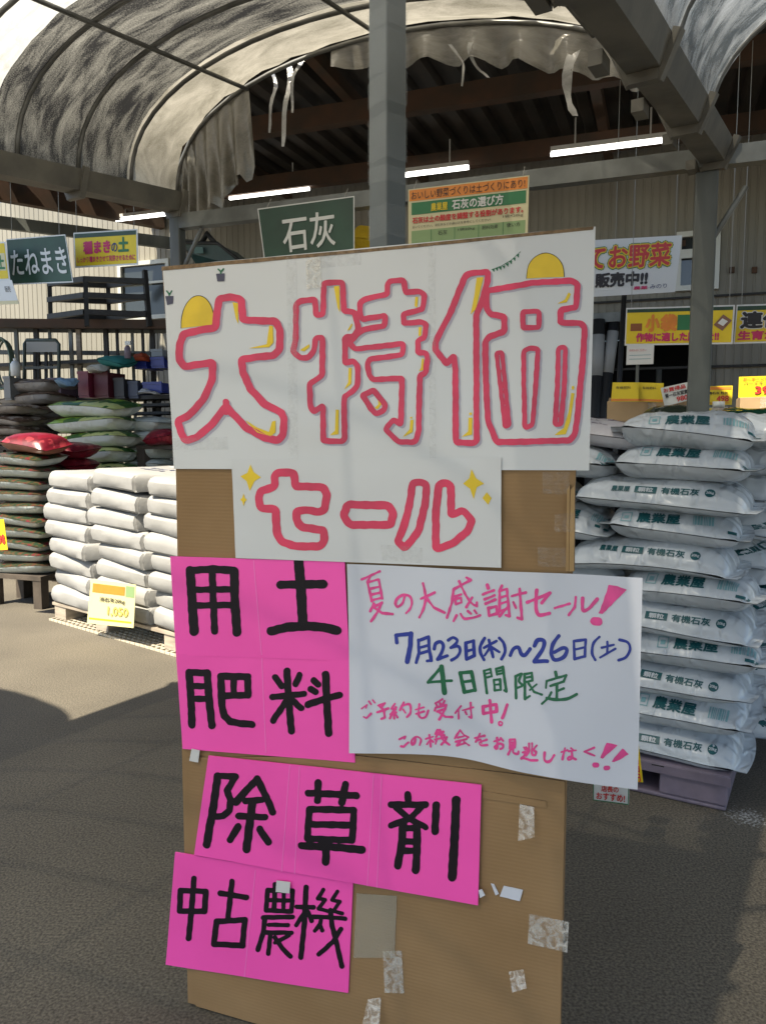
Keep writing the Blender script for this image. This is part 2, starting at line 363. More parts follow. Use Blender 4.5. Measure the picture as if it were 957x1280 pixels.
TUBE = emis('lamp_tube', (1, .98, .92), 2.2); HOUS = mat('lamp_housing', (.6, .6, .57), .5)
for i, (x0, y0, x1, y1, d, lab) in enumerate(((688, 190, 845, 170, 6.9, 'lit tube lamp to the right of the tall post, longest of the four ceiling lamps'), (470, 219, 580, 207, 7.8, 'lit tube lamp half hidden behind the tall taped post'),
        (287, 244, 378, 234, 8.6, 'lit tube lamp under the canopy above the dark green banner with two white characters'), (145, 270, 190, 266, 9.6, 'small far lit tube lamp, leftmost under the canopy edge'))):
    a, b = P(x0, y0, d + .25), P(x1, y1, d - .25); b.z = a.z = (a.z + b.z) / 2
    b = a + (b - a).dot(U) * U
    t = thing('tube_light', lab, 'ceiling lamp', tuple((a + b) / 2), 'tube lamps under the canopy')
    m = MB(); m.tube([a, b], .019, 10); m.build('lamp_tube', TUBE, t, True)
    m = MB(); m.bar(a + Z * .045, b + Z * .045, .05, .04); m.bar(a.lerp(b, .2) + Z * .06, a.lerp(b, .2) + Z * .30, .012); m.bar(a.lerp(b, .8) + Z * .06, a.lerp(b, .8) + Z * .30, .012); m.build('housing', HOUS, t)

# ================================================================== VINYL TUNNEL ROOF
LF, RF = P(221, 248, 4.9), P(884, 186, 3.8)
DB = Vector((-.515, -.857, -.100))                # back along the tunnel, per metre
RISE = 0.79
def tun(th, t, side=0, dr=0):
    """th 0 = left foot .. pi = right foot; t metres back; side shifts by whole spans"""
    sp = RF - LF; mid = (LF + RF) / 2 + Vector((sp.x, sp.y, 0)) * side
    c = -math.cos(th); s = math.sin(th)
    return mid + sp * c * .5 + Z * (RISE - dr) * (abs(s) ** .85) + DB * t
FILM = film_mat('aged_clear_film', (.50, .50, .46), (.76, .76, .73), 9, (1.0, 3, 1), .30, .66, clear=.04)
FILMC = film_mat('cloudy_film', (.17, .16, .125), (.50, .47, .40), 3.0, (1, 2, 1), .3, .7, clear=.05, gloss=.15)
NET = film_mat('black_shade_net', (.022, .022, .022), (.27, .26, .225), 3.2, (.9, 4.2, 1), .40, .78, clear=0, gloss=.06, fine=.48)  # pale streaks in the colour stand in for sun glinting through the net
tunnel = thing('vinyl_tunnel_roof', 'arched pipe tunnel roof with torn cloudy vinyl and black shade net on its left side', 'tunnel roof', (LF.x, LF.y, 0))
def skin(name, material, th0, th1, t0, t1, side=0, nth=40, ntt=10, ragged=0, dr=0.0, parent=tunnel, sag=.03):
    vs, uv, fs = [], [], []
    for i in range(nth + 1):
        for j in range(ntt + 1):
            th = th0 + (th1 - th0) * i / nth; t = t0 + (t1 - t0) * j / ntt
            if ragged and j == 0: t += ragged * abs(noise.noise(Vector((th * 5, 3.1, side))))
            p = tun(th, t, side, dr); ph = (t / .37) % 1
            p = p - Z * sag * math.sin(ph * math.pi) * (.4 + noise.noise(Vector((th * 3, t * 2, 0)))) + Z * .012 * noise.noise(p * 9)
            vs.append(p); uv.append((th * 1.2, t))
    for i in range(nth):
        for j in range(ntt): a = i * (ntt + 1) + j; fs.append((a, a + 1, a + ntt + 2, a + ntt + 1))
    return new_mesh(name, vs, fs, material, True, parent, uv=uv)
PI = math.pi
skin('film', FILMC, .02, PI - .02, .0, .40, ragged=.1, dr=-.02)
skin('shade_net', NET, .02, PI * .62, .40, 1.27, nth=60, ntt=16, dr=-.02)
skin('film', FILMC, PI * .62, PI - .02, .40, 1.27, dr=-.02)
skin('film', FILM, .02, PI - .02, 1.27, 7.6, ntt=50, dr=-.02)
FILMR = film_mat('streaky_clear_film', (.06, .075, .09), (.50, .54, .58), 2.2, (1.2, 3, 1), .40, .80, clear=.12, gloss=.25, rough=.18)  # pale streaks in the colour imitate highlights on dark film
skin('film', FILMR, .02, PI - .02, -.05, 7.6, side=1, ntt=50, dr=-.02)
PIPE = mat('pipe_arch', (.13, .13, .12), .45, metal=.4, var=.3)
for i in range(0, 20):
    m = MB(); m.tube([tun(PI * q / 26, i * .37) for q in range(27)], .013, 8); m.build('arch_pipe', PIPE, tunnel, True)
for i in range(0, 8):
    m = MB(); m.tube([tun(PI * .6 * q / 16, i * .9, 1) for q in range(17)], .013, 8); m.build('arch_pipe', PIPE, tunnel, True)
for th in (.27, .47, .72):
    m = MB(); m.tube([tun(PI * th, t * .5, 0, .025) for t in range(0, 16)], .012, 8); m.build('purlin', PIPE, tunnel, True)
m = MB(); m.tube([tun(PI * .25, t * .5, 1, .025) for t in range(0, 16)], .012, 8); m.build('purlin', PIPE, tunnel, True)
# hanging hem along the far end
def hem(th0, th1, drop, n=60, rag=.05, seed=0):
    vs, fs, uv = [], [], []
    for i in range(n + 1):
        th = th0 + (th1 - th0) * i / n; p = tun(th, -.01); dd = drop(i / n) * (1 + rag * noise.noise(Vector((i * .35, seed, 0))))
        for j in range(5):
            q = p - Z * dd * j / 4 + V * (-.015 * j * math.sin(i * .9 + seed) + .01 * j); vs.append(q); uv.append((th * 2, j * .1))
    for i in range(n):
        for j in range(4): a = i * 5 + j; fs.append((a, a + 1, a + 6, a + 5))
    return new_mesh('torn_hem', vs, fs, FILMC, True, tunnel, uv=uv)
hem(PI * .40, PI * .97, lambda s: .10 + .10 * math.sin(s * PI) + .06 * (s > .8), 70, .25, 1)
hem(PI * .02, PI * .27, lambda s: .04 + .60 * math.sin(min(1, s * 1.1) * PI * .62) * (1 - .25 * s), 50, .28, 5)
STRIP = film_mat('film_strip', (.5, .5, .47), (.8, .8, .78), 9, (1, 1, 1), .35, .6, gloss=.25)
def strip(px, py, ln, w, sd):
    def sx(th): q = tun(th, -.01) - CAM; return 478.5 + FOC * q.x / (q.y * CP - q.z * SP)
    th = min((PI * k / 200 for k in range(4, 197)), key=lambda h: abs(sx(h) - px)); p = tun(th, -.012) - Z * py; rr = random.Random(sd); vs, fs = [], []
    for i in range(9):
        s = i / 8; o = U * (.05 * math.sin(s * 3 + sd) + .03 * s) + V * .03 * math.sin(s * 7 + sd); ww = w * (1 - .5 * s) * (.7 + .6 * rr.random())
        vs += [p - Z * ln * s + o - U * ww, p - Z * ln * s + o + U * ww + V * .01]
    fs = [(2 * i, 2 * i + 1, 2 * i + 3, 2 * i + 2) for i in range(8)]
    return new_mesh('torn_strip', vs, fs, STRIP, True, tunnel, uv=[(v.x, v.z) for v in vs])
strip(352, -.03, .46, .018, 1); strip(366, -.03, .30, .010, 2); strip(717, .10, .34, .03, 3); strip(600, .10, .20, .014, 4); strip(565, .10, .22, .008, 6); strip(330, -.03, .34, .012, 7)
# gutters, brackets, posts, tie beam
GUT = mat('gutter_metal', (.11, .105, .088), .6, col2=(.165, .155, .125), vscale=7, bump=.15, bscale=30)
gd = Vector((DB.x, DB.y, 0)).normalized(); gs = Vector((gd.y, -gd.x, 0))
if gs.dot(U) < 0: gs = -gs
def gutter(foot, w, h):
    m = MB(); a, b = foot, foot + DB * 7.6; d = (b - a).normalized(); up = gs.cross(d); up = up if up.z > 0 else -up
    prof = [(-w, .02), (-w * .62, -h), (w * .62, -h), (w, .02), (w * .9, .02), (w * .58, -h + .012), (-w * .58, -h + .012), (-w * .9, .02)]
    m.prism([a + gs * x + up * y for x, y in prof], b - a); m.build('gutter', GUT, tunnel)
    for i in range(0, 20, 2):
        c = foot + DB * (i * .37 + .03); m = MB()
        m.bar(c - gs * (w + .02) + Z * .03, c - gs * .5 * w - up * (h + .035), .03, .03); m.bar(c + gs * (w + .02) + Z * .03, c + gs * .5 * w - up * (h + .035), .03, .03); m.bar(c - gs * .55 * w - up * (h + .02), c + gs * .55 * w - up * (h + .02), .035, .035)
        m.build('gutter_bracket', GUT, tunnel)
gutter(LF, .09, .085); gutter(RF + gs * .03, .088, .075)
for i in range(0, 10, 1):
    c = RF + DB * (i * .55 + .06) - Z * .09 - gs * .06; m = MB(); m.box(c, gs, gd, Z, .045, .09, .045); m.build('gutter_clamp', GUT, tunnel)
for f, w in ((LF, .075), (RF, .105)):
    m = MB(); m.box(Vector((f.x, f.y, (f.z - .12) / 2)), U, V, Z, w, w, f.z - .12); bevel(m.build('post', STEEL, tunnel), .008)
m = MB(); a = LF - Z * .15; b = RF - Z * .05; d = (b - a).normalized(); m.bar(a - d * .03, b + d * 2.0, .07, .09); m.build('tie_beam', GALV, tunnel)
for f in (LF, RF):
    m = MB(); m.tube([f - Z * .5, f - Z * .2 + U * .18], .014); m.build('brace', GALV, tunnel)

skin('shade_net', NET, .02, PI - .02, -.05, 7.6, side=2, dr=-.02)  # added unseen net bay that blocks sky light from the right
# added roof bay on the left, out of view, to cast the yard's shade
side = thing('added_shade_roof', 'opaque black netted tunnel roof bay on the left side of the yard', 'tunnel roof', tuple(LF + DB * 3))
skin('shade_net', mat('dense_net', (.03, .03, .03), .9), .02, PI - .02, 3.05, 8, side=-1, parent=side)

# ================================================================== CARDBOARD SIGNBOARD
BO = G(233, 1255); BU, BV = yaw(20); LEAN = R(2)
BW = (BV * math.sin(LEAN) + Z * math.cos(LEAN)); BN = -(BV * math.cos(LEAN) - Z * math.sin(LEAN))   # BN faces the viewer
def bl(px, py): q = onp(px, py, BO, BN) - BO; return q.dot(BU), q.dot(BW)
def bw(a, b, off=0): return BO + BU * a + BW * b + BN * off
def bpx(off):
    if callable(off): return lambda x, y: (lambda ab: bw(*ab, off(x, y)))(bl(x, y))
    return lambda x, y: bw(*bl(x, y), off)
def card_mat(name, c1, c2):
    m = mat(name, c1, .75, spec=.25, col2=c2, vscale=3.5, bump=.12, bscale=14); n = m.node_tree; tc = n.nodes['Texture Coordinate']; b = n.nodes['Principled BSDF']
    w = n.nodes.new('ShaderNodeTexWave'); w.bands_direction = 'Z'; w.inputs['Scale'].default_value = 36; w.inputs['Distortion'].default_value = .6; w.inputs['Detail'].default_value = 1; n.links.new(tc.outputs['Object'], w.inputs[0])
    bp = n.nodes.new('ShaderNodeBump'); bp.inputs['Strength'].default_value = .07; bp.inputs['Distance'].default_value = .003; n.links.new(w.outputs['Fac'], bp.inputs['Height'])
    t = n.nodes.new('ShaderNodeTexNoise'); t.inputs['Scale'].default_value = 4; t.inputs['Detail'].default_value = 2; n.links.new(tc.outputs['Object'], t.inputs[0])
    b2 = n.nodes.new('ShaderNodeBump'); b2.inputs['Strength'].default_value = .5; b2.inputs['Distance'].default_value = .03; n.links.new(t.outputs['Fac'], b2.inputs['Height']); n.links.new(bp.outputs[0], b2.inputs['Normal']); n.links.new(b2.outputs[0], b.inputs['Normal']); return m
CARD = card_mat('cardboard', (.265, .163, .076), (.305, .193, .094)); CARDE = mat('cardboard_edge', (.20, .13, .07), .85, var=.3, vscale=80)
def panel(name, pts, off, th, material, parent=None, label=None, cat=None, edge=None):
    """flat board-parallel polygon with thickness, corners in photo px, clockwise"""
    f = [bw(*bl(*p), off) if not isinstance(p, Vector) else p for p in pts]; n = len(f); m = MB()
    m.add(list(f), [tuple(reversed(range(n)))], 0)
    bk = [p - BN * th for p in f]; m.add(bk, [tuple(range(n))], 0)
    m.add(f + bk, [(i, (i + 1) % n, (i + 1) % n + n, i + n) for i in range(n)], 1)
    o = m.build(name, [material, edge or material], parent)
    if label: tag(o, label, cat)
    return o
board = thing('cardboard_signboard', 'tall brown cardboard signboard standing on the asphalt, covered with handwritten sale papers', 'signboard', tuple(BO + BU * .45))
ba, bb = bl(704, 1180)[0], .012
panel('main_sheet', [(203, 337), (741, 288), (719, 590), (712, 800), bw(ba, bb, 0), bw(0.005, .005, 0), (228, 960), (222, 700), (220, 587)], 0, .012, CARD, board, edge=CARDE)
m = MB()
lowq = [(450, 944), (560, 957), (640, 966), (706, 976), bw(ba, bb - .004, .005), bw(bl(246, 1200)[0], .006, .005), (240, 1080), (236, 946)]
panel('lower_sheet', lowq, .005, .005, CARD, board, edge=CARDE)
panel('crease_flap', [(603, 987), (683, 1000), (683, 1008), (603, 996)], .0075, .002, CARD, board, edge=CARDE)
for x0, x1, o in ((709, 712.5, .012), (713.5, 719, .016)):
    panel('side_strip', [(x0, 612), (x1, 606), (x1 - 1.0, 713), (x0 - 1.5, 713)], o, o - .001, mat('card_strip', (.38, .24, .10), .7, var=.1), board, edge=CARDE)
panel('top_edge_roll', [(204, 334), (470, 311), (742, 284), (741, 288), (470, 315), (204, 339)], .006, .016, CARDE, board)

# ---- papers on the board
PAPER = mat('glossy_white_paper', (.60, .615, .62), .38, spec=.5, var=.02, vscale=2, coat=.25, bump=.06, bscale=7)
PAPER2 = mat('matt_white_paper', (.60, .62, .68), .5, spec=.35, bump=.05, bscale=5)
PINK = mat('pink_card', (.97, .095, .46), .45, spec=.4, var=.05, vscale=2.2, bump=.06, bscale=20); PINKE = mat('pink_card_edge', (.62, .05, .30), .6)
RED = mat('red_marker', (.64, .035, .10), .45, var=.16, vscale=9); INK = mat('black_marker', (.010, .007, .010), .6, spec=.25); YEL = mat('yellow_marker', (.78, .55, .015), .5, var=.1); GREYS = mat('grey_marker_shadow', (.40, .38, .46), .55)
MPINK = mat('pink_marker', (.74, .06, .27), .5, var=.14, vscale=25); MBLUE = mat('blue_marker', (.010, .030, .28), .45); MGREEN = mat('green_marker', (.008, .13, .055), .45)
CLEAR = mat('clear_tape', (.75, .74, .70), .14, spec=.5, trans=.88, bump=.25, bscale=25); CLOUDT = mat('cloudy_tape', (.62, .58, .50), .18, spec=.6, trans=.62, bump=.5, bscale=35)

def tape_mat(name, lo, hi, col):
    m = mat(name, col, .16, spec=.6, bump=.35, bscale=30); n = m.node_tree; o = n.nodes['Material Output']; b = n.nodes['Principled BSDF']
    t = n.nodes.new('ShaderNodeTexNoise'); t.inputs['Scale'].default_value = 45; t.inputs['Detail'].default_value = 4; t.inputs['Distortion'].default_value = 1.5; n.links.new(n.nodes['Texture Coordinate'].outputs['Object'], t.inputs[0])
    r = n.nodes.new('ShaderNodeMapRange'); r.inputs[1].default_value = .38; r.inputs[2].default_value = .68; r.inputs[3].default_value = hi; r.inputs[4].default_value = lo; n.links.new(t.outputs['Fac'], r.inputs[0])
    tr = n.nodes.new('ShaderNodeBsdfTransparent'); mx = n.nodes.new('ShaderNodeMixShader'); n.links.new(r.outputs[0], mx.inputs[0]); n.links.new(b.outputs[0], mx.inputs[1]); n.links.new(tr.outputs[0], mx.inputs[2]); n.links.new(mx.outputs[0], o.inputs[0]); return m
CLEAR = tape_mat('clear_sticky_tape', .91, .98, (.6, .6, .58)); CLOUDT = tape_mat('cloudy_sticky_tape', .45, .94, (.78, .75, .68))
def zr(x0, y0, s): return lambda pts: [(x0 + x / s, y0 + y / s) for x, y in pts]
A = zr(190, 280, 3.3); B = zr(360, 340, 5.317); C_ = zr(530, 320, 4.35); D_ = zr(280, 560, 2.658); E_ = zr(200, 680, 3.681); F_ = zr(200, 920, 3.418)
G_ = zr(440, 930, 3.19); H_ = zr(440, 705, 5.037); I_ = zr(610, 715, 5.037); J_ = zr(485, 775, 5.8); K_ = zr(440, 860, 4.557); L_ = zr(630, 820, 5.469); M_ = zr(190, 300, 8.7); N_ = zr(460, 270, 3.19)
def loop(pts): return list(pts) + [pts[0]]
def rnd(pts, r=3.0):
    """closed loop with slightly rounded corners"""
    out = []; n = len(pts)
    for i in range(n):
        p, a, b = Vector(pts[i]), Vector(pts[i - 1]), Vector(pts[(i + 1) % n]); d1, d2 = a - p, b - p
        r1, r2 = min(r, d1.length * .4), min(r, d2.length * .4); s, e = p + d1.normalized() * r1, p + d2.normalized() * r2
        for t in (0, .33, .66, 1): out.append(tuple((1 - t) ** 2 * s + 2 * t * (1 - t) * p + t * t * e))
    return out + [out[0]]

big = thing('sale_poster', 'large glossy white paper with outlined red characters across the top of the signboard', 'poster', tuple(bw(*bl(470, 588), .003)))
def paper_grid(name, tl, tr, br, bl_, off, material, parent, nx=24, ny=14, edge=None, th=.0012):
    vs, fs = [], []
    for j in range(ny + 1):
        for i in range(nx + 1):
            u, v = i / nx, j / ny; x = (tl[0] * (1 - u) + tr[0] * u) * (1 - v) + (bl_[0] * (1 - u) + br[0] * u) * v; y = (tl[1] * (1 - u) + tr[1] * u) * (1 - v) + (bl_[1] * (1 - u) + br[1] * u) * v
            if edge and j == ny: y += edge(u)
            elif edge: y += edge(u) * v
            vs.append(bpx(off)(x, y))
    n = len(vs); vs += [p - BN * th for p in vs]; W1_ = nx + 1; rim = [i for i in range(W1_)] + [j * W1_ + nx for j in range(1, ny + 1)] + [ny * W1_ + i for i in range(nx - 1, -1, -1)] + [j * W1_ for j in range(ny - 1, 0, -1)]; k2 = len(vs); r2 = len(rim); vs += [vs[i] for i in rim] + [vs[i + n] for i in rim]; rim_f = [(k2 + i, k2 + (i + 1) % r2, k2 + r2 + (i + 1) % r2, k2 + r2 + i) for i in range(r2)]
    for j in range(ny):
        for i in range(nx):
            a = j * (nx + 1) + i; q = (a, a + nx + 1, a + nx + 2, a + 1); fs.append(q); fs.append(tuple(n + k for k in reversed(q)))
    fs += rim_f
    return new_mesh(name, vs, fs, material, True, parent)
OB = lambda x, y: .0050 + .0020 * noise.noise(Vector((x * .02, y * .02, 1)))
paper_grid('paper', (205, 334), (744, 284), (736, 588), (219, 586), OB, PAPER, big, 30, 18)
dai = A([(285, 312), (330, 303), (372, 313), (380, 397), (440, 400), (515, 402), (533, 440), (530, 520), (505, 545), (440, 550), (375, 560), (380, 610), (410, 680), (470, 745), (540, 778), (550, 805), (545, 870), (525, 893), (470, 883), (390, 838), (310, 752), (250, 830), (190, 880), (145, 895), (125, 860), (112, 812), (160, 790), (220, 720), (255, 640), (258, 572), (200, 580), (140, 590), (118, 560), (118, 500), (135, 455), (200, 440), (268, 430), (278, 350)])
toku1 = B([(245, 78), (370, 72), (378, 262), (448, 272), (475, 385), (440, 432), (385, 437), (383, 610), (440, 592), (468, 625), (468, 755), (440, 790), (380, 832), (382, 1105), (365, 1128), (240, 1122), (240, 888), (180, 932), (155, 895), (150, 748), (235, 688), (235, 440), (190, 440), (180, 520), (145, 572), (90, 575), (40, 532), (60, 440), (60, 220), (90, 195), (185, 185), (195, 290), (238, 285)])
toku2 = B([(668, 80), (690, 62), (775, 58), (785, 140), (880, 132), (910, 155), (898, 250), (772, 283), (772, 345), (890, 333), (920, 350), (912, 440), (868, 458), (868, 540), (920, 540), (932, 575), (918, 675), (880, 690), (872, 1060), (855, 1118), (830, 1132), (735, 1128), (652, 1045), (705, 982), (755, 1015), (762, 708), (570, 718), (545, 690), (532, 612), (550, 580), (765, 552), (770, 478), (450, 515), (412, 470), (470, 415), (505, 385), (645, 362), (652, 292), (500, 318), (485, 290), (485, 208), (520, 182), (665, 152)])
toku3 = B([(500, 820), (572, 785), (650, 882), (645, 915), (592, 945), (560, 915)])
ka1 = C_([(225, 115), (248, 98), (350, 90), (348, 140), (312, 260), (285, 325), (286, 600), (288, 1005), (272, 1018), (175, 1012), (172, 620), (165, 545), (125, 588), (65, 512), (65, 472), (150, 300)])
ka2 = C_([(342, 192), (590, 150), (800, 137), (833, 155), (825, 282), (742, 295), (740, 365), (850, 367), (873, 392), (860, 600), (830, 900), (818, 975), (790, 1003), (560, 1010), (395, 1013), (350, 900), (335, 640), (335, 465), (360, 440), (438, 413), (438, 332), (362, 320), (342, 290)])
kar = [C_([(537, 306), (626, 304), (624, 390), (539, 394)]), C_([(395, 527), (425, 525), (437, 650), (463, 922), (441, 928), (415, 700)]), C_([(542, 517), (575, 502), (620, 507), (607, 720), (590, 918), (560, 935), (549, 928), (543, 700)]), C_([(730, 502), (768, 497), (763, 700), (743, 918), (713, 918), (725, 700)])]
st = [(rnd(q, 3), w) for q, w in ((dai, 9.2), (toku1, 7.2), (toku2, 7.0), (toku3, 7.2), (ka1, 7.6), (ka2, 7.6), (kar[0], 6.5), (kar[1], 5.6), (kar[2], 6.2), (kar[3], 6.2))]
st += [(A([(310, 735), (310, 775)]), 8)]
shf = lambda q, d: [(x + d, y + d * .9) for x, y in q]
ink('letter_shadow', [(shf(q, 2.6), w) for q, w in st], [], bpx(lambda x, y: OB(x, y) + .0006), GREYS, big, .9)
ink('outlined_lettering', st, [], bpx(lambda x, y: OB(x, y) + .0014), RED, big, .7)
hl = [A([(338, 325), (360, 328), (362, 415), (352, 395)]), A([(488, 420), (503, 422), (506, 490), (488, 510), (400, 515), (478, 497)]), A([(388, 808), (440, 840), (488, 858), (502, 815), (516, 812), (515, 860), (495, 876), (440, 860)]),
      B([(312, 100), (348, 95), (352, 275), (336, 240)]), B([(428, 345), (436, 352), (420, 385), (398, 395)]), B([(148, 480), (150, 500), (115, 530), (85, 522)]), B([(408, 640), (428, 638), (425, 745), (378, 785), (405, 735)]), B([(325, 915), (345, 918), (342, 1080), (285, 1085), (318, 1055)]), B([(850, 168), (868, 170), (862, 240), (845, 230)]), B([(872, 370), (892, 368), (888, 425), (872, 430)]), B([(895, 575), (908, 580), (902, 655), (872, 662), (888, 640)]), B([(598, 835), (625, 880), (600, 912), (580, 905), (605, 880)]), B([(818, 985), (838, 982), (832, 1065), (765, 1100), (812, 1045)]), B([(815, 965), (830, 963), (830, 975), (816, 976)]),
      C_([(288, 120), (325, 118), (285, 290), (255, 320), (275, 220)]), C_([(245, 880), (265, 880), (263, 972), (205, 985), (242, 955)]), C_([(248, 852), (262, 852), (262, 866), (248, 866)]), C_([(785, 200), (798, 210), (775, 255), (725, 262), (765, 240)]), C_([(800, 745), (818, 748), (795, 900), (770, 970), (708, 975), (760, 935), (785, 850)]), C_([(802, 708), (816, 708), (816, 728), (802, 728)])]
ink('highlight_strokes', [], hl, bpx(lambda x, y: OB(x, y) + .0014), YEL, big, .5)
# plain yellow mounds behind the characters, potted sprouts, bunting
y1 = M_([(330, 962), (335, 850), (370, 730), (440, 640), (520, 610), (600, 640), (660, 720), (690, 820), (690, 925)]); y2 = N_([(632, 252), (640, 200), (668, 165), (710, 150), (750, 165), (776, 200), (782, 245)])
ink('yellow_mounds', [], [smooth_pts(y1, 3), smooth_pts(y2, 3)], bpx(lambda x, y: OB(x, y) + .0009), mat('yellow_paint', (.72, .50, .02), .5, var=.1, vscale=12), big, .6)
ink('mound_outline', [(smooth_pts(y1[:-1], 3), .8), (smooth_pts(y2, 3), .7)], [], bpx(lambda x, y: OB(x, y) + .0012), INK, big, .35)
ink('painted_pots', [], [M_([(158, 615), (248, 612), (240, 695), (178, 712)]), M_([(715, 375), (808, 368), (803, 455), (728, 458)])], bpx(lambda x, y: OB(x, y) + .0012), mat('dark_pot_ink', (.05, .05, .09), .5), big, .4)
bun = []
for i in range(8):
    t = i / 7.6; x, y = 500 + 105 * t, 214 - 66 * t + 14 * math.sin(t * PI); bun.append(N_([(x - 6, y + 1), (x + 6, y - 3), (x + 4, y + 13)]))
ink('sprouts_and_bunting', [(N_([(494, 216), (530, 203), (570, 180), (608, 145)]), .8), (M_([(200, 605), (200, 590), (175, 560)]), 1.8), (M_([(202, 600), (228, 558)]), 1.8), (M_([(765, 370), (765, 350), (738, 325)]), 2.0), (M_([(768, 352), (795, 322)]), 2.0)], bun, bpx(lambda x, y: OB(x, y) + .0012), MGREEN, big, .4)

sub = thing('sale_subposter', 'wide white paper strip with red outlined katakana between two yellow sparkles', 'poster', tuple(bw(*bl(460, 703), .006)))
OS = lambda x, y: .0095 + .0016 * noise.noise(Vector((x * .02, y * .03, 4)))
paper_grid('paper', (292, 574), (627, 572), (627, 709), (297, 697), OS, PAPER, sub, 20, 8)
se = D_([(175, 88), (195, 80), (238, 82), (243, 127), (335, 130), (348, 152), (340, 203), (320, 214), (290, 205), (247, 208), (247, 240), (262, 262), (338, 272), (340, 308), (325, 325), (240, 325), (198, 310), (182, 280), (178, 202), (128, 200), (122, 165), (128, 142), (175, 128)])
bar_ = D_([(415, 187), (550, 190), (567, 215), (558, 254), (425, 255), (402, 225)]); ru1 = D_([(630, 117), (658, 112), (677, 122), (673, 180), (650, 275), (605, 332), (580, 310), (603, 255), (620, 190)]); ru2 = D_([(717, 120), (742, 114), (757, 127), (758, 222), (797, 206), (828, 240), (812, 275), (760, 318), (708, 335), (706, 220)])
ink('outlined_lettering', [(rnd(q, 4), w) for q, w in ((se, 10), (bar_, 10), (ru1, 9.4), (ru2, 9.6))], [], bpx(lambda x, y: OS(x, y) + .001), RED, sub, .7)
ink('yellow_sparkles', [], [D_([(95, 55), (106, 80), (130, 97), (108, 110), (92, 143), (82, 110), (62, 94), (85, 82)]), D_([(72, 150), (76, 165), (83, 172), (76, 178), (72, 193), (68, 178), (61, 170), (68, 165)]), D_([(825, 70), (840, 100), (866, 118), (842, 130), (832, 170), (820, 135), (797, 118), (818, 100)]), D_([(875, 146), (891, 166), (880, 188), (861, 166)])], bpx(lambda x, y: OS(x, y) + .001), YEL, sub, .4)

def OP(off): return lambda x, y: off + .0016 * noise.noise(Vector((x * .018, y * .02, off * 900))) + .0005
def plus(f, d): return lambda x, y: f(x, y) + d
def pink(name, label, q, off):
    t = thing(name, label, 'card sign', tuple(bw(*bl((q[2][0] + q[3][0]) / 2, (q[2][1] + q[3][1]) / 2), off)), 'pink cards taped to the signboard')
    paper_grid('card', *q, OP(off), PINK, t, 16, 10, th=.004)
    mx = (q[0][0] + q[1][0]) / 2, (q[0][1] + q[1][1]) / 2; my = (q[3][0] + q[2][0]) / 2, (q[3][1] + q[2][1]) / 2
    return t
def fold(t, a, b, off):
    paper_grid('fold_line', (a[0] - .6, a[1]), (a[0] + .6, a[1]), (b[0] + .6, b[1]), (b[0] - .6, b[1]), plus(OP(off), .0006), mat('pink_fold', (.95, .18, .55), .35), t, 1, 12, th=.0004)
k1 = pink('pink_card', 'topmost pink card with two bold black characters, above the other pink cards', [(215, 695), (432, 702), (438, 825), (222, 818)], .007); fold(k1, (319, 700), (329, 818), .007)
ink('lettering', [(E_(p), w) for p, w in (([(148, 120), (155, 250), (166, 398)], 11.5), ([(145, 120), (250, 113), (352, 120)], 9.5), ([(350, 122), (352, 250), (362, 403)], 11), ([(248, 122), (260, 400)], 8.6), ([(155, 208), (350, 206)], 8), ([(160, 280), (355, 278)], 8), ([(645, 82), (654, 200), (664, 372)], 12.5), ([(562, 185), (758, 182)], 10.5), ([(518, 398), (590, 380), (690, 374), (760, 380), (820, 394)], 11.5))], [], bpx(plus(OP(.007), .0009)), INK, k1, .7)
k2 = pink('pink_card', 'second pink card from the top, two bold black characters, beside the white event paper', [(222, 816), (439, 825), (445, 952), (230, 935)], .0062); fold(k2, (329, 822), (334, 940), .0062)
ink('lettering', [(E_(p), w) for p, w in (([(142, 588), (150, 700), (155, 828)], 9.5), ([(142, 588), (222, 590)], 9), ([(225, 590), (232, 700), (246, 830)], 9.5), ([(150, 650), (225, 650)], 8), ([(155, 708), (230, 708)], 8), ([(288, 605), (412, 607)], 9), ([(410, 607), (412, 692)], 9), ([(300, 694), (412, 692)], 8.5), ([(345, 610), (348, 690)], 8), ([(288, 605), (292, 740), (302, 785), (330, 812), (375, 822), (430, 826)], 9), ([(590, 582), (598, 720), (610, 855)], 9), ([(537, 610), (565, 650)], 8), ([(648, 600), (628, 642)], 8), ([(525, 700), (668, 686)], 8), ([(590, 715), (526, 808)], 8), ([(615, 715), (655, 752)], 8), ([(712, 624), (733, 643)], 8), ([(698, 664), (722, 678)], 8), ([(685, 735), (755, 712), (832, 690)], 8.5), ([(768, 597), (772, 700), (780, 868)], 9.5))], [], bpx(plus(OP(.0062), .0009)), INK, k2, .7)
k4 = pink('pink_card', 'lowest pink card, four narrow black characters, tucked under the wide three character card', [(222, 1063), (443, 1100), (437, 1238), (210, 1203)], .0098); fold(k4, (322, 1085), (308, 1218), .0098)
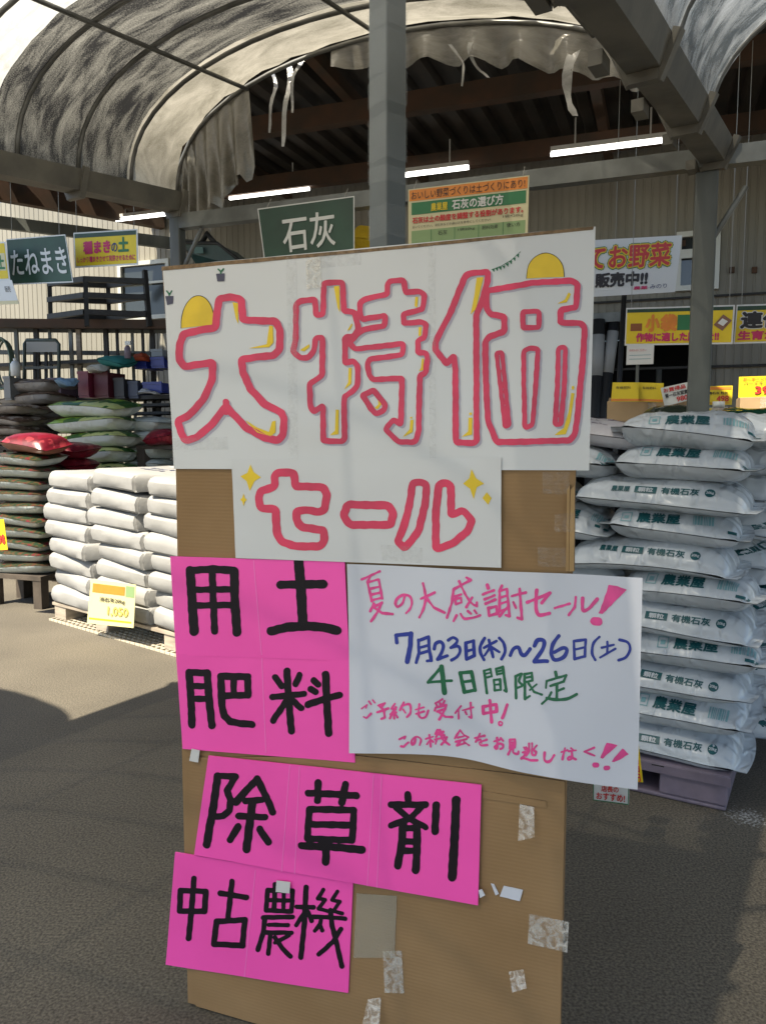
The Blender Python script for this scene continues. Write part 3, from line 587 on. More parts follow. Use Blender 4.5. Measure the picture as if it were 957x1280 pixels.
ink('lettering', [(F_(p), w) for p, w in ((loop([(98, 652), (205, 655), (200, 740), (95, 738)]), 7.2), ([(155, 600), (145, 730), (132, 855)], 7.2), ([(268, 662), (378, 680)], 7.2), ([(318, 612), (308, 690), (300, 770)], 7), (loop([(252, 782), (372, 775), (362, 885), (240, 878)]), 7.4), (loop([(468, 650), (575, 652), (570, 740), (462, 735)]), 6), ([(500, 625), (495, 735)], 6), ([(538, 640), (535, 735)], 5.6), ([(465, 692), (575, 694)], 5.6), ([(450, 765), (575, 763)], 6), ([(458, 765), (450, 830), (428, 902)], 6.2), ([(475, 796), (555, 797)], 5.4), ([(465, 828), (570, 830)], 5.8), ([(482, 830), (472, 918)], 6), ([(560, 840), (500, 872)], 5.4), ([(500, 850), (530, 895), (565, 930)], 6),
    ([(592, 720), (662, 722)], 6), ([(632, 637), (625, 780), (610, 935)], 6.6), ([(625, 745), (590, 797)], 5.6), ([(640, 742), (655, 780)], 5.6), ([(705, 648), (682, 685), (712, 690), (685, 728), (722, 738)], 5), ([(765, 655), (742, 692), (775, 698), (748, 738), (785, 748)], 5), ([(662, 762), (798, 770)], 5.6), ([(695, 775), (690, 800), (668, 822), (690, 795), (700, 820)], 5), ([(735, 735), (742, 800), (760, 870), (785, 972)], 6.2), ([(780, 815), (745, 870), (685, 922)], 6))], [], bpx(plus(OP(.0098), .0009)), INK, k4, .55)
k3 = pink('pink_card', 'widest pink card with three bold black characters in a row', [(265, 942), (603, 978), (599, 1127), (247, 1065)], .0155)
for a, b in (((366, 953), (356, 1085)), ((378, 955), (372, 1088)), ((470, 965), (462, 1103)), ((480, 966), (474, 1105))): fold(k3, a, b, .0155)
ink('lettering', [(F_(p), w) for p, w in (([(262, 160), (240, 310), (215, 450)], 10), ([(262, 160), (338, 162), (300, 222), (316, 262), (312, 305), (285, 330), (255, 332)], 8.2), ([(430, 172), (385, 220), (338, 272)], 9), ([(430, 172), (470, 255), (495, 312)], 9), ([(380, 267), (450, 262)], 8), ([(350, 330), (462, 335)], 8.6), ([(408, 275), (395, 380), (383, 470)], 10.5), ([(348, 375), (315, 430)], 8.6), ([(440, 387), (476, 440)], 9), ([(645, 232), (850, 243)], 9), ([(688, 187), (685, 265)], 9), ([(803, 197), (788, 272)], 9), (loop([(650, 300), (838, 305), (832, 432), (642, 425)]), 8.5), ([(655, 365), (830, 368)], 8.5), ([(617, 455), (740, 460), (872, 472)], 9.6), ([(724, 430), (720, 525)], 9.8))]
    + [(G_(p), w) for p, w in (([(230, 188), (232, 225)], 8.5), ([(165, 230), (300, 230)], 8.5), ([(285, 238), (240, 285), (165, 312)], 8), ([(185, 242), (235, 285), (300, 318)], 8), ([(212, 305), (205, 390), (190, 472)], 9.6), ([(268, 310), (266, 400), (262, 488)], 9.6), ([(215, 325), (262, 322)], 8), ([(205, 376), (262, 376)], 8), ([(200, 412), (262, 412)], 8), ([(342, 232), (338, 335)], 9.5), ([(422, 212), (415, 360), (406, 515)], 11))], [], bpx(plus(OP(.0155), .0009)), INK, k3, .6)

# ---- white event paper
evt = thing('event_paper', 'large white paper with pink, blue and green handwriting, overhanging the signboard right edge', 'poster', tuple(bw(*bl(620, 975), .02)))
def OE(x, y):
    s = (x - 437) / 366; t = (y - 706) / 270
    return .0175 + .014 * s * s * (.4 + t) + .010 * math.exp(-((x - 655 + 20 * t) / 45) ** 2) * (.3 + t) + .03 * max(0, s - .75) * t + .006 * math.sin(x * .028 + y * .014) + .012 * max(0, t - .8) * math.sin(s * 9)
paper_grid('paper', (437, 704), (803, 720), (797, 978), (440, 938), OE, PAPER2, evt, 44, 20, edge=lambda u: -7 * math.sin(u * PI) + (-4 * math.sin(u * 2 * PI)))
KS = 5
def hand(T, data, w): return [(T(smooth_pts(p, KS) if len(p) > 3 else p), (w if len(q) == 0 else q[0])) for p, *q in data]
pk = hand(H_, [([(75, 92), (185, 42)],), ([(128, 72), (108, 110)],), ([(108, 108), (135, 228)],), ([(110, 110), (178, 92)],), ([(178, 92), (200, 210)],), ([(125, 150), (182, 138)],), ([(130, 190), (188, 175)],), ([(138, 222), (195, 207)],), ([(148, 245), (125, 292)],), ([(145, 265), (198, 238)],), ([(198, 238), (172, 295), (130, 355)],), ([(142, 265), (200, 303), (268, 308)],),
    ([(345, 195), (330, 240), (300, 262), (285, 242), (297, 210), (335, 188), (375, 197), (390, 232), (380, 272), (355, 300)],), ([(448, 210), (535, 170)],), ([(460, 115), (478, 200), (465, 270), (440, 325)],), ([(480, 200), (530, 262), (600, 293)],),
    ([(655, 150), (755, 95)],), ([(655, 150), (645, 230), (615, 325)],), ([(690, 100), (735, 190), (775, 240), (800, 250)],), ([(800, 252), (800, 230)],), ([(735, 75), (762, 90)],), ([(668, 192), (702, 180)],), ([(665, 210), (670, 240), (705, 230)],), ([(665, 210), (702, 202)],), ([(702, 202), (705, 230)],), ([(772, 200), (735, 258)],), ([(675, 310), (655, 345)],), ([(700, 300), (722, 330), (770, 326), (820, 310)],), ([(745, 285), (765, 300)],), ([(785, 280), (798, 298)],),
    ([(866, 120), (872, 140)], 4.4), ([(838, 180), (905, 155)],), ([(850, 210), (910, 185)],), ([(855, 238), (915, 212)],), ([(870, 265), (878, 312)],), ([(870, 265), (920, 255)],), ([(920, 255), (930, 300)],), ([(878, 312), (930, 298)],)], 3.3)
pk += hand(I_, [([(100, 75), (85, 110)],), ([(85, 110), (85, 225)],), ([(85, 110), (130, 95)],), ([(130, 95), (145, 265)],), ([(145, 265), (122, 258)],), ([(90, 150), (132, 138)],), ([(90, 188), (135, 172)],), ([(70, 240), (140, 215)],), ([(130, 215), (85, 265)],), ([(160, 140), (245, 120)],), ([(208, 95), (215, 200), (222, 285)], 3.8), ([(222, 285), (195, 275)],), ([(170, 178), (185, 215)],),
    ([(255, 180), (395, 125)], 3.8), ([(395, 125), (345, 185)], 3.8), ([(312, 105), (308, 200), (325, 260), (390, 250)], 4.2), ([(425, 218), (518, 190)], 3.4), ([(555, 150), (550, 210), (512, 260)], 3.6), ([(598, 155), (602, 228), (640, 215), (690, 160)], 4.2)], 3.3)
pk += [(I_([(672, 295), (698, 295)]), 10)]
pk += hand(K_, [([(70, 105), (100, 83)],), ([(100, 83), (95, 100)],), ([(82, 150), (98, 157), (125, 132)],), ([(112, 62), (125, 78)],), ([(133, 55), (146, 70)],), ([(165, 85), (205, 70)],), ([(205, 70), (183, 95)],), ([(172, 88), (195, 105)],), ([(160, 122), (225, 100)],), ([(200, 110), (205, 150), (185, 158)],), ([(262, 72), (243, 100)],), ([(243, 100), (265, 103)],), ([(268, 92), (243, 130)],), ([(238, 132), (270, 122)],), ([(257, 120), (258, 155)],), ([(243, 138), (235, 155)],), ([(268, 135), (277, 148)],), ([(312, 65), (292, 108)],), ([(302, 85), (345, 75), (350, 120), (330, 147)],), ([(310, 105), (322, 122)],),
    ([(400, 75), (395, 130), (410, 152), (435, 145), (450, 112)],), ([(380, 105), (425, 92)],), ([(382, 128), (425, 115)],), ([(490, 70), (528, 48)],), ([(495, 78), (502, 92)],), ([(515, 70), (522, 86)],), ([(540, 58), (530, 78)],), ([(485, 110), (490, 95)],), ([(490, 95), (550, 80)],), ([(550, 80), (545, 95)],), ([(500, 117), (545, 103)],), ([(545, 103), (510, 162)],), ([(505, 118), (545, 148), (582, 150)],), ([(632, 88), (600, 127)],), ([(618, 110), (618, 160)],), ([(640, 112), (702, 95)],), ([(685, 70), (690, 155)],), ([(690, 155), (675, 148)],), ([(655, 120), (664, 136)],),
    ([(755, 90), (758, 130)], 3.8), ([(758, 130), (835, 115)], 3.8), ([(755, 90), (832, 75)], 3.8), ([(832, 75), (835, 115)], 3.8), ([(795, 55), (805, 175)], 4), ([(895, 75), (868, 150)], 4.2), (loop([(858, 170), (868, 177), (862, 190), (850, 188), (849, 175)]), 2.2),
    ([(288, 272), (322, 256)],), ([(322, 256), (316, 268)],), ([(298, 312), (312, 315), (338, 290)],), ([(378, 262), (372, 293), (358, 303), (357, 278), (385, 258), (408, 275), (400, 307)],), ([(435, 272), (475, 260)],), ([(455, 250), (462, 318)],), ([(456, 280), (440, 302)],), ([(462, 275), (475, 290)],), ([(500, 222), (486, 245)],), ([(486, 245), (505, 248)],), ([(505, 240), (490, 262)],), ([(532, 232), (516, 250)],), ([(516, 250), (536, 253)],), ([(485, 276), (552, 265)],), ([(513, 222), (525, 275), (565, 308)],), ([(548, 275), (520, 305)],), ([(495, 277), (488, 302)],), ([(625, 225), (595, 272)],), ([(625, 225), (645, 250), (672, 265)],), ([(612, 268), (650, 258)],), ([(600, 290), (662, 275)],), ([(628, 285), (608, 312)],), ([(608, 312), (655, 300)],), ([(648, 293), (676, 310)],),
    ([(708, 268), (765, 253)],), ([(738, 243), (715, 290)],), ([(722, 282), (742, 275), (748, 295)],), ([(778, 275), (738, 292), (745, 307), (782, 303)],), ([(838, 262), (838, 318), (825, 312), (850, 292), (872, 298), (872, 315), (858, 322)],), ([(820, 282), (852, 272)],), ([(860, 262), (872, 275)],)], 2.7)
pk += hand(L_, [([(55, 542), (55, 597)],), ([(55, 542), (90, 537)],), ([(90, 537), (90, 592)],), ([(57, 560), (88, 556)],), ([(57, 578), (88, 574)],), ([(57, 596), (90, 592)],), ([(64, 600), (45, 637)],), ([(78, 597), (80, 625), (110, 632), (114, 615)],), ([(150, 588), (162, 602)],), ([(143, 622), (162, 624), (150, 648), (135, 662)],), ([(140, 655), (198, 675), (242, 672)],), ([(186, 565), (186, 612), (165, 642)],), ([(206, 562), (206, 630), (226, 640), (232, 622)],), ([(165, 588), (177, 606)],), ([(237, 575), (218, 597)],), ([(166, 628), (182, 612)],), ([(214, 604), (232, 618)],), ([(290, 622), (288, 665), (305, 683), (332, 673), (354, 640)], 3.3), ([(403, 618), (442, 605)],), ([(426, 592), (410, 667)],), ([(468, 592), (488, 606)],), ([(452, 612), (500, 605)],), ([(473, 615), (474, 655), (455, 670), (445, 660), (462, 650), (498, 665)],), ([(622, 585), (558, 614)],), ([(558, 614), (626, 640)],)], 2.7)
pk += [(L_([(628, 703), (640, 703)]), 6.4), (L_([(702, 721), (714, 721)]), 6.4)]
ink('pink_lettering', pk, [I_([(762, 72), (818, 76), (875, 98), (725, 250), (700, 245)]), L_([(705, 550), (780, 570), (680, 660), (662, 655)]), L_([(812, 588), (858, 630), (755, 685), (735, 680)])], bpx(lambda x, y: OE(x, y) + .001), MPINK, evt, .5)
bk = hand(J_, [([(82, 150), (75, 100)], 4.6), ([(75, 100), (185, 86)], 5), ([(185, 86), (180, 180), (160, 283)], 6.4), ([(240, 130), (245, 220), (225, 290)], 4), ([(240, 135), (315, 105)], 4), ([(315, 105), (320, 200), (335, 275)], 4), ([(335, 275), (305, 278)], 3.2), ([(245, 185), (315, 165)], 3.4), ([(250, 225), (320, 205)], 3.4), ([(355, 190), (365, 155), (400, 140), (420, 165), (410, 215), (380, 265)], 4.2), ([(380, 265), (448, 240)], 4.2), ([(455, 130), (490, 110), (520, 130), (505, 160), (475, 182)], 3.9), ([(475, 182), (525, 172), (540, 205), (520, 245), (480, 272)], 3.9), ([(580, 150), (585, 265)], 4.4), ([(580, 150), (635, 135)], 4), ([(635, 135), (640, 240)], 4.4), ([(585, 265), (640, 240)], 4.2), ([(585, 210), (635, 195)], 3.4), ([(715, 115), (685, 170), (685, 220), (710, 270)], 3.8), ([(710, 185), (800, 135)], 3.2), ([(745, 130), (775, 250)], 3.6), ([(755, 178), (715, 240)], 3), ([(762, 178), (820, 215)], 3.4), ([(820, 115), (850, 150), (860, 210), (835, 265)], 4)], 4)
bk += hand(I_, [([(150, 510), (170, 470), (200, 460), (218, 500), (242, 508), (272, 470)], 4.6), ([(300, 450), (320, 415), (358, 420), (352, 470), (300, 545)], 5), ([(300, 547), (380, 545)], 5), ([(450, 390), (415, 440), (405, 500), (428, 538), (480, 520), (503, 478), (480, 462), (425, 490)], 4.8), ([(545, 420), (550, 530)], 3.4), ([(545, 420), (620, 408)], 3.4), ([(620, 408), (615, 510)], 3.4), ([(550, 530), (615, 510)], 3.2), ([(555, 470), (615, 455)], 2.8), ([(705, 390), (668, 430), (660, 490), (680, 530)], 3.2), ([(755, 418), (755, 488)], 3), ([(720, 455), (795, 435)], 3), ([(710, 515), (805, 460)], 3), ([(830, 405), (880, 420), (895, 462), (870, 510), (825, 530)], 3.4)], 4)
ink('blue_lettering', bk, [], bpx(lambda x, y: OE(x, y) + .001), MBLUE, evt, .45)
gr = hand(J_, [([(405, 322), (312, 430)], 4), ([(312, 430), (478, 420)], 3.6), ([(408, 320), (428, 508)], 6.2), ([(540, 365), (568, 505)], 4.6), ([(540, 365), (620, 357)], 4.2), ([(620, 357), (645, 490)], 4.6), ([(570, 505), (645, 488)], 4), ([(560, 430), (630, 420)], 3.6), ([(710, 350), (730, 510)], 3.4), ([(710, 350), (755, 337)], 2.8), ([(755, 337), (765, 390)], 2.8), ([(722, 400), (765, 388)], 2.6), ([(720, 372), (760, 362)], 2.6), ([(795, 335), (802, 378)], 2.8), ([(795, 335), (845, 322)], 2.8), ([(845, 322), (870, 495)], 3.6), ([(870, 495), (855, 488)], 2.6), ([(802, 376), (852, 365)], 2.6), ([(798, 355), (850, 345)], 2.4), ([(780, 415), (786, 490)], 3), ([(780, 415), (825, 410)], 2.8), ([(825, 410), (830, 485)], 3), ([(786, 490), (830, 485)], 2.6), ([(783, 450), (828, 445)], 2.4)], 3)
gr += hand(L_, [([(90, 120), (95, 265)], 3.4), ([(90, 120), (130, 102), (112, 150), (135, 180), (100, 198)], 2.9), ([(150, 105), (200, 95)], 2.9), ([(200, 95), (204, 147)], 2.9), ([(158, 157), (204, 147)], 2.7), ([(155, 130), (200, 120)], 2.6), ([(150, 105), (155, 270)], 3.3), ([(155, 270), (187, 250)], 2.8), ([(232, 172), (187, 210)], 2.8), ([(178, 165), (215, 222), (268, 240)], 3), ([(360, 90), (366, 122)], 3.8), ([(300, 150), (295, 195)], 3), ([(300, 150), (432, 110)], 3), ([(432, 110), (415, 152)], 3), ([(325, 182), (405, 155)], 3.2), ([(370, 175), (370, 265)], 3.4), ([(375, 215), (415, 197)], 3), ([(332, 225), (312, 262), (270, 300)], 3.2), ([(300, 262), (360, 272), (440, 265), (505, 233)], 3.6)], 3)
ink('green_lettering', gr, [], bpx(lambda x, y: OE(x, y) + .001), MGREEN, evt, .45)

# ---- tape pieces and paper scraps left on the cardboard
TAPEG = 'tape pieces and scraps on the signboard'
def tape(label, q, off=.008, material=CLEAR, curl=0, name='tape_piece', nx=7, ny=7):
    sd = q[0][0]; f = lambda x, y: off + .0015 * abs(noise.noise(Vector((x * .25, y * .25, sd))))
    o = paper_grid(name, *q, (lambda x, y: f(x, y) + curl * max(0, (y - q[0][1])) * .0008) if curl else f, material, None, nx, ny)
    return tag(o, label, 'paper scrap' if name == 'paper_scrap' else 'tape', TAPEG)
tape('clear tape strip hanging below the wide crease near the right cardboard edge', [(650, 1003), (668, 1006), (671, 1037), (651, 1041)], .010, CLOUDT, 1)
tape('wide clear tape piece wrapped round the right edge of the lower cardboard', [(662, 1140), (711, 1150), (709, 1188), (660, 1177)], .008, CLOUDT)
tape('small square curled tape tab on the lower right cardboard', [(637, 1210), (655, 1207), (660, 1226), (643, 1230)], .014, CLOUDT, 1)
tape('narrow clear tape strip standing on end near the bottom middle of the cardboard', [(480, 1187), (503, 1186), (506, 1239), (482, 1238)], .008, CLOUDT)
tape('crumpled tape tab at the very bottom of the cardboard', [(462, 1245), (478, 1243), (480, 1278), (458, 1274)], .012, CLOUDT, 1)
tape('broad faint tape mark below the pink three character card', [(447, 1115), (497, 1118), (494, 1195), (443, 1195)], .0072, mat('faint_tape', (.5, .44, .33), .3, trans=.6, bump=.3, bscale=30))
tape('white tape tab hanging from the pink card at the left edge of the signboard', [(243, 934), (253, 936), (251, 951), (240, 949)], .012, mat('white_tape', (.6, .6, .58), .4))
tape('white paper tape patch over the top of the lowest pink card', [(350, 1096), (367, 1098), (366, 1112), (349, 1110)], .0185, mat('white_tape', (.6, .6, .58), .4))
tape('white rectangular paper scrap stuck right of the pink three character card', [(630, 1105), (654, 1110), (650, 1124), (625, 1118)], .008, PAPER2, name='paper_scrap')
tape('thin torn white paper scrap, slanted, beside the pink three character card', [(614, 1102), (618, 1103), (624, 1115), (620, 1117)], .008, PAPER2, name='paper_scrap')
tape('tiny torn white paper scrap touching the pink three character card corner', [(600, 1108), (604, 1106), (608, 1114), (602, 1117)], .018, PAPER2, name='paper_scrap')
tape('large clear tape square on the cardboard right of the sparkles', [(678, 590), (712, 590), (711, 618), (678, 617)], .003, CLEAR)
tape('clear tape piece across the right board edge above the event paper', [(694, 643), (718, 640), (717, 664), (694, 664)], .018, CLEAR)
tape('clear tape patch on the cardboard just above the event paper', [(672, 684), (712, 685), (711, 709), (672, 708)], .003, CLEAR)
tape('clear tape at the top edge of the large poster left of the post', [(398, 320), (452, 315), (452, 332), (400, 336)], .0075, CLEAR)
tape('yellowed clear tape patch at the top of the large poster above the second character', [(384, 324), (402, 322), (404, 360), (385, 362)], .0085, CLOUDT)
tape('clear tape patch under the first large red character', [(218, 548), (286, 546), (288, 562), (219, 562)], .0085, CLEAR)
tape('vertical clear tape over the seam between the second and third large characters', [(536, 307), (545, 306), (546, 586), (538, 586)], .0085, CLEAR, nx=3, ny=30)
tape('vertical clear tape over the seam between the first and second large characters', [(360, 322), (372, 321), (374, 586), (363, 586)], .0085, CLEAR, nx=3, ny=30)
tape('clear tape at the foot of the katakana strip', [(478, 680), (530, 684), (528, 703), (480, 699)], .0112, CLEAR)

# ---- steel post behind the board
pp = P(484, 400, 2.42); post = thing('steel_post', 'tall square grey steel post wrapped with clear tape, right behind the signboard', 'post', (pp.x, pp.y, 0))
px_, py_ = yaw(48)
m = MB(); m.box((pp.x, pp.y, 1.85), px_, py_, Z, .082, .082, 3.7); bevel(m.build('pole', mat('grey_post_paint', (.105, .122, .125), .36, var=.14, vscale=3, bump=.1, bscale=12), post), .006)
for (y0, y1, sk) in ((40, 17, 0.0035), (98, 44, -0.0035), (135, 102, 0.0042), (205, 150, 0.0052), (232, 212, -0.0028), (300, 262, 0.0035)):
    z0, z1 = onp(484, y0, pp, Vector((0, -1, 0))).z, onp(484, y1, pp, Vector((0, -1, 0))).z; vs = []; h = .0425
    for k, (i, j) in enumerate(((-1, -1), (0, -1), (1, -1), (1, 0), (1, 1), (0, 1), (-1, 1), (-1, 0))):
        c = Vector((pp.x, pp.y, 0)) + px_ * h * i + py_ * h * j; w = .002 * noise.noise(Vector((k * 3.1, y0, 0)))
        vs += [c + Z * (z0 + sk * i * .7 + w), c + Z * (z1 + sk * i + w)]
    new_mesh('tape_wrap', vs, [(2 * i, (2 * i + 2) % 16, (2 * i + 3) % 16, 2 * i + 1) for i in range(8)], mat('post_tape', (.45, .49, .50), .14, spec=.6, trans=.88, bump=.12, bscale=18), False, post)

# ================================================================== SACKS
def sack_mat(name, col, rough, amt=1.0):
    m = mat(name, col, rough); n = m.node_tree; b = n.nodes['Principled BSDF']; tc = n.nodes['Texture Coordinate']
    last = None
    for sc, st_, str_ in ((5, (1, 1.4, 1.4), .9), (12, (1.6, .7, 1), .7)):
        mp = n.nodes.new('ShaderNodeMapping'); mp.inputs['Scale'].default_value = st_; n.links.new(tc.outputs['Object'], mp.inputs[0])
        t = n.nodes.new('ShaderNodeTexNoise'); t.noise_type = 'RIDGED_MULTIFRACTAL'; t.inputs['Scale'].default_value = sc; t.inputs['Detail'].default_value = 2.5; t.inputs['Distortion'].default_value = .8
        n.links.new(mp.outputs[0], t.inputs[0]); bp = n.nodes.new('ShaderNodeBump'); bp.inputs['Strength'].default_value = str_ * amt; bp.inputs['Distance'].default_value = .022
        n.links.new(t.outputs['Fac'], bp.inputs['Height'])
        if last: n.links.new(last.outputs[0], bp.inputs['Normal'])
        last = bp
    n.links.new(last.outputs[0], b.inputs['Normal']); return m
def pillow(L, Wd, T, seed, kind='A', nx=40, ny=22, flap=.045, wr=1.0, seamf=None):
    rr = random.Random(seed); b1, b2, tw = rr.uniform(-.010, .010) * wr, rr.uniform(-.016, .004) * wr, rr.uniform(-.02, .02) * wr; o1, o2 = rr.random() * 50, rr.random() * 50; vs, fs, fm = [], [], []
    seam = T * (seamf or (rr.uniform(.34, .46) if kind == 'A' else rr.uniform(.2, .3)))
    xs = [-1 - flap * 2 / L] + [math.sin(PI / 2 * (-1 + 2 * i / nx)) * .6 + (-1 + 2 * i / nx) * .4 for i in range(nx + 1)] + [1 + flap * 2 / L]
    ts = [math.sin(PI / 2 * (-1 + 2 * j / ny)) * .55 + (-1 + 2 * j / ny) * .45 for j in range(ny + 1)]
    sk = (rr.random() - .5) * .03
    for sgn in (1, -1):
        for s in xs:
            for t in ts:
                sc = max(-1, min(1, s)); e = max(0, 1 - abs(sc) ** 5) ** .55 * (max(0, 1 - abs(t) ** (2.3 if kind == 'A' else 2.3)) ** (.72 if kind == 'A' and sgn > 0 else .5))
                x = s * L / 2 * (1 - .05 * t * t); y = t * Wd / 2 * (1 - .07 * abs(sc) ** 6) + sk * sc
                if sgn > 0: z = seam + (T - seam) * e
                else: z = seam * (1 - min(1, e * 1.25))
                en = abs(sc) ** 3 * (1 - abs(sc) ** 24)
                wri = .0055 * wr * en * math.sin(t * 17 + 4 * noise.noise(Vector((t * 2, o1, s)))) * (1 if sgn > 0 else .4)
                bul = .009 * wr * noise.noise(Vector((x * 6 + o1, y * 7, o2))) * e + .004 * wr * noise.noise(Vector((x * 21, y * 19 + o2, o1))) * e
                diag = .0035 * wr * math.sin((x * 1.6 + z * 1.2 + y) * 75 + 5 * noise.noise(Vector((x * 5, o2, z * 9)))) * max(0, noise.noise(Vector((x * 4 + o2, 1, o1))) + .15) * e
                z += wri + (bul + diag if sgn > 0 else 0); y += (.007 * noise.noise(Vector((x * 7, z * 9 + o1, 3.3))) + diag) * (1 if t < 0 else 1)
                if z * sgn < (seam + sgn * .0016) * sgn: z = seam + sgn * .0016
                z += b1 * sc + b2 * abs(sc) ** 2.5 + tw * sc * t
                z = max(z, -.012)
                vs.append((x, y, z))
    w = len(ts); n = len(xs) * w
    for k in (0, 1):
        for i in range(len(xs) - 1):
            for j in range(w - 1):
                a = k * n + i * w + j; q = (a, a + w, a + w + 1, a + 1); fs.append(q if k == 0 else tuple(reversed(q))); fm.append(k)
    return vs, fs, fm

POLY = sack_mat('white_poly_sack', (.54, .585, .63), .27)
TEAL = mat('teal_print', (.008, .085, .10), .4); TEALP = mat('pale_teal_print', (.20, .38, .42), .4); PURP = mat('purple_print', (.10, .065, .13), .4)
def project(bvh, org, X, Y, dr, pts2, eps=.003, n0=10 ** 9):
    """2-D print points dropped on a sack's surface"""
    out = []
    for k, (x, y) in enumerate(pts2):
        o = org + X * x + Y * y; h = bvh.ray_cast(o - dr * .5, dr)
        out.append(h[0] - dr * (eps + .0002 * (k // n0)) if h[0] is not None else None)
    return out
def print_on(parent, bvh, items, org, X, Y, dr, name, material, eps=.003):
    V_, F_2 = [], []
    for it in items:
        n0 = 10 ** 9
        if it[0] == 'text': pts, fs, n0 = glyphs(it[1], it[5]); pts = [(it[2] + p[0] * it[4], it[3] + p[1] * it[6]) for p in pts]
        else:
            nx_ = max(1, min(8, int(abs(it[3] - it[1]) / .012))); ny_ = max(1, min(8, int(abs(it[4] - it[2]) / .008)))
            pts = [(it[1] + (it[3] - it[1]) * i / nx_, it[2] + (it[4] - it[2]) * j / ny_) for i in range(nx_ + 1) for j in range(ny_ + 1)]
            fs = [(i * (ny_ + 1) + j, (i + 1) * (ny_ + 1) + j, (i + 1) * (ny_ + 1) + j + 1, i * (ny_ + 1) + j + 1) for i in range(nx_) for j in range(ny_)]
        w = project(bvh, org, X, Y, dr, pts, eps, n0); b = len(V_)
        ok = [q is not None for q in w]; V_ += [q if q is not None else Vector() for q in w]
        F_2 += [tuple(b + i for i in f) for f in fs if all(ok[i] for i in f)]
    if F_2: return local_mesh(name, V_, F_2, material, parent)
def lime_sack(loc, rz, L, Wd, T, seed, kind, label, group, prn=True, tilt=0, textx=0.0):
    vs, fs, fm = pillow(L, Wd, T, seed, kind, 48, 26, .045, 1.7); o = local_mesh('lime_sack', vs, fs, POLY, None, True)
    o.location = loc; o.rotation_euler = (tilt, 0, rz); tag(o, label, 'sack', group)
    if prn:
        bvh = BVHTree.FromPolygons([Vector(v) for v in vs], fs); rr = random.Random(seed * 3)
        if kind == 'A':
            dr = Vector((0, 1, -.55)).normalized(); X = Vector((1, 0, 0)); Y = X.cross(dr); Y = Y if Y.z > 0 else -Y
            a_ = R(rr.uniform(-3.5, 3.5)); X, Y = X * math.cos(a_) + Y * math.sin(a_), Y * math.cos(a_) - X * math.sin(a_); org = Vector((textx + rr.uniform(-.02, .02), -Wd * .40, T * .72 + rr.uniform(-.008, .006)))
            print_on(o, bvh, [('text', '農業屋', -.09, -.026, .165, .035, .056)], org, X, Y, dr, 'print', TEAL)
            bars = []; x = .125
            for i in range(9): w = rr.choice((.003, .005, .008)); bars.append(('rect', x, -.022, x + w, .03)); x += w + rr.choice((.003, .005))
            emb = [('rect', -.155, -.026, -.112, -.022), ('rect', -.155, .026, -.112, .030), ('rect', -.155, -.022, -.151, .026), ('rect', -.116, -.022, -.112, .026), ('rect', -.143, -.010, -.124, .012)]
            print_on(o, bvh, bars, org, X, Y, dr, 'barcode', TEALP); print_on(o, bvh, emb, org, X, Y, dr, 'emblem', TEALP)
            print_on(o, bvh, [('rect', L / 2 - textx - .035, -.05, L / 2 - textx + .012, -.035)], org, X, Y, dr, 'seal_mark', TEAL)
        else:
            dr = Vector((0, 1, -.25)).normalized(); X = Vector((1, 0, 0)); Y = X.cross(dr); Y = Y if Y.z > 0 else -Y
            a_ = R(rr.uniform(-2, 2)); X, Y = X * math.cos(a_) + Y * math.sin(a_), Y * math.cos(a_) - X * math.sin(a_); org = Vector((textx, -Wd / 2, T * (.66 + rr.uniform(-.06, .08)))); xs = [('text', '農業屋', -.20, -.012, .075, .03, .026), ('rect', -.105, -.015, -.018, .016), ('text', '有機石灰', .0, -.014, .145, .03, .03)]
            print_on(o, bvh, xs, org, X, Y, dr, 'print', TEAL)
            pl = [(0, 0)] + [(.019 * math.cos(a * PI / 8), .019 * math.sin(a * PI / 8)) for a in range(16)]; cx = .185
            w = project(bvh, org, X, Y, dr, [(cx + p[0], p[1] + .001) for p in pl])
            if all(q is not None for q in w): local_mesh('weight_disc', w, [(0, 1 + i, 1 + (i + 1) % 16) for i in range(16)], TEAL, o)
            print_on(o, bvh, [('text', '20kg', cx - .014, -.006, .028, .03, .014), ('text', '顆粒', -.09, -.010, .058, .03, .021)], org, X, Y, dr, 'reversed_print', POLY, .0045)
    return o
ORD = ['topmost', 'second from the top', 'third from the top', 'fourth from the top', 'fifth from the top', 'sixth from the top', 'seventh from the top', 'eighth from the top', 'ninth from the top', 'tenth from the top', 'eleventh from the top']

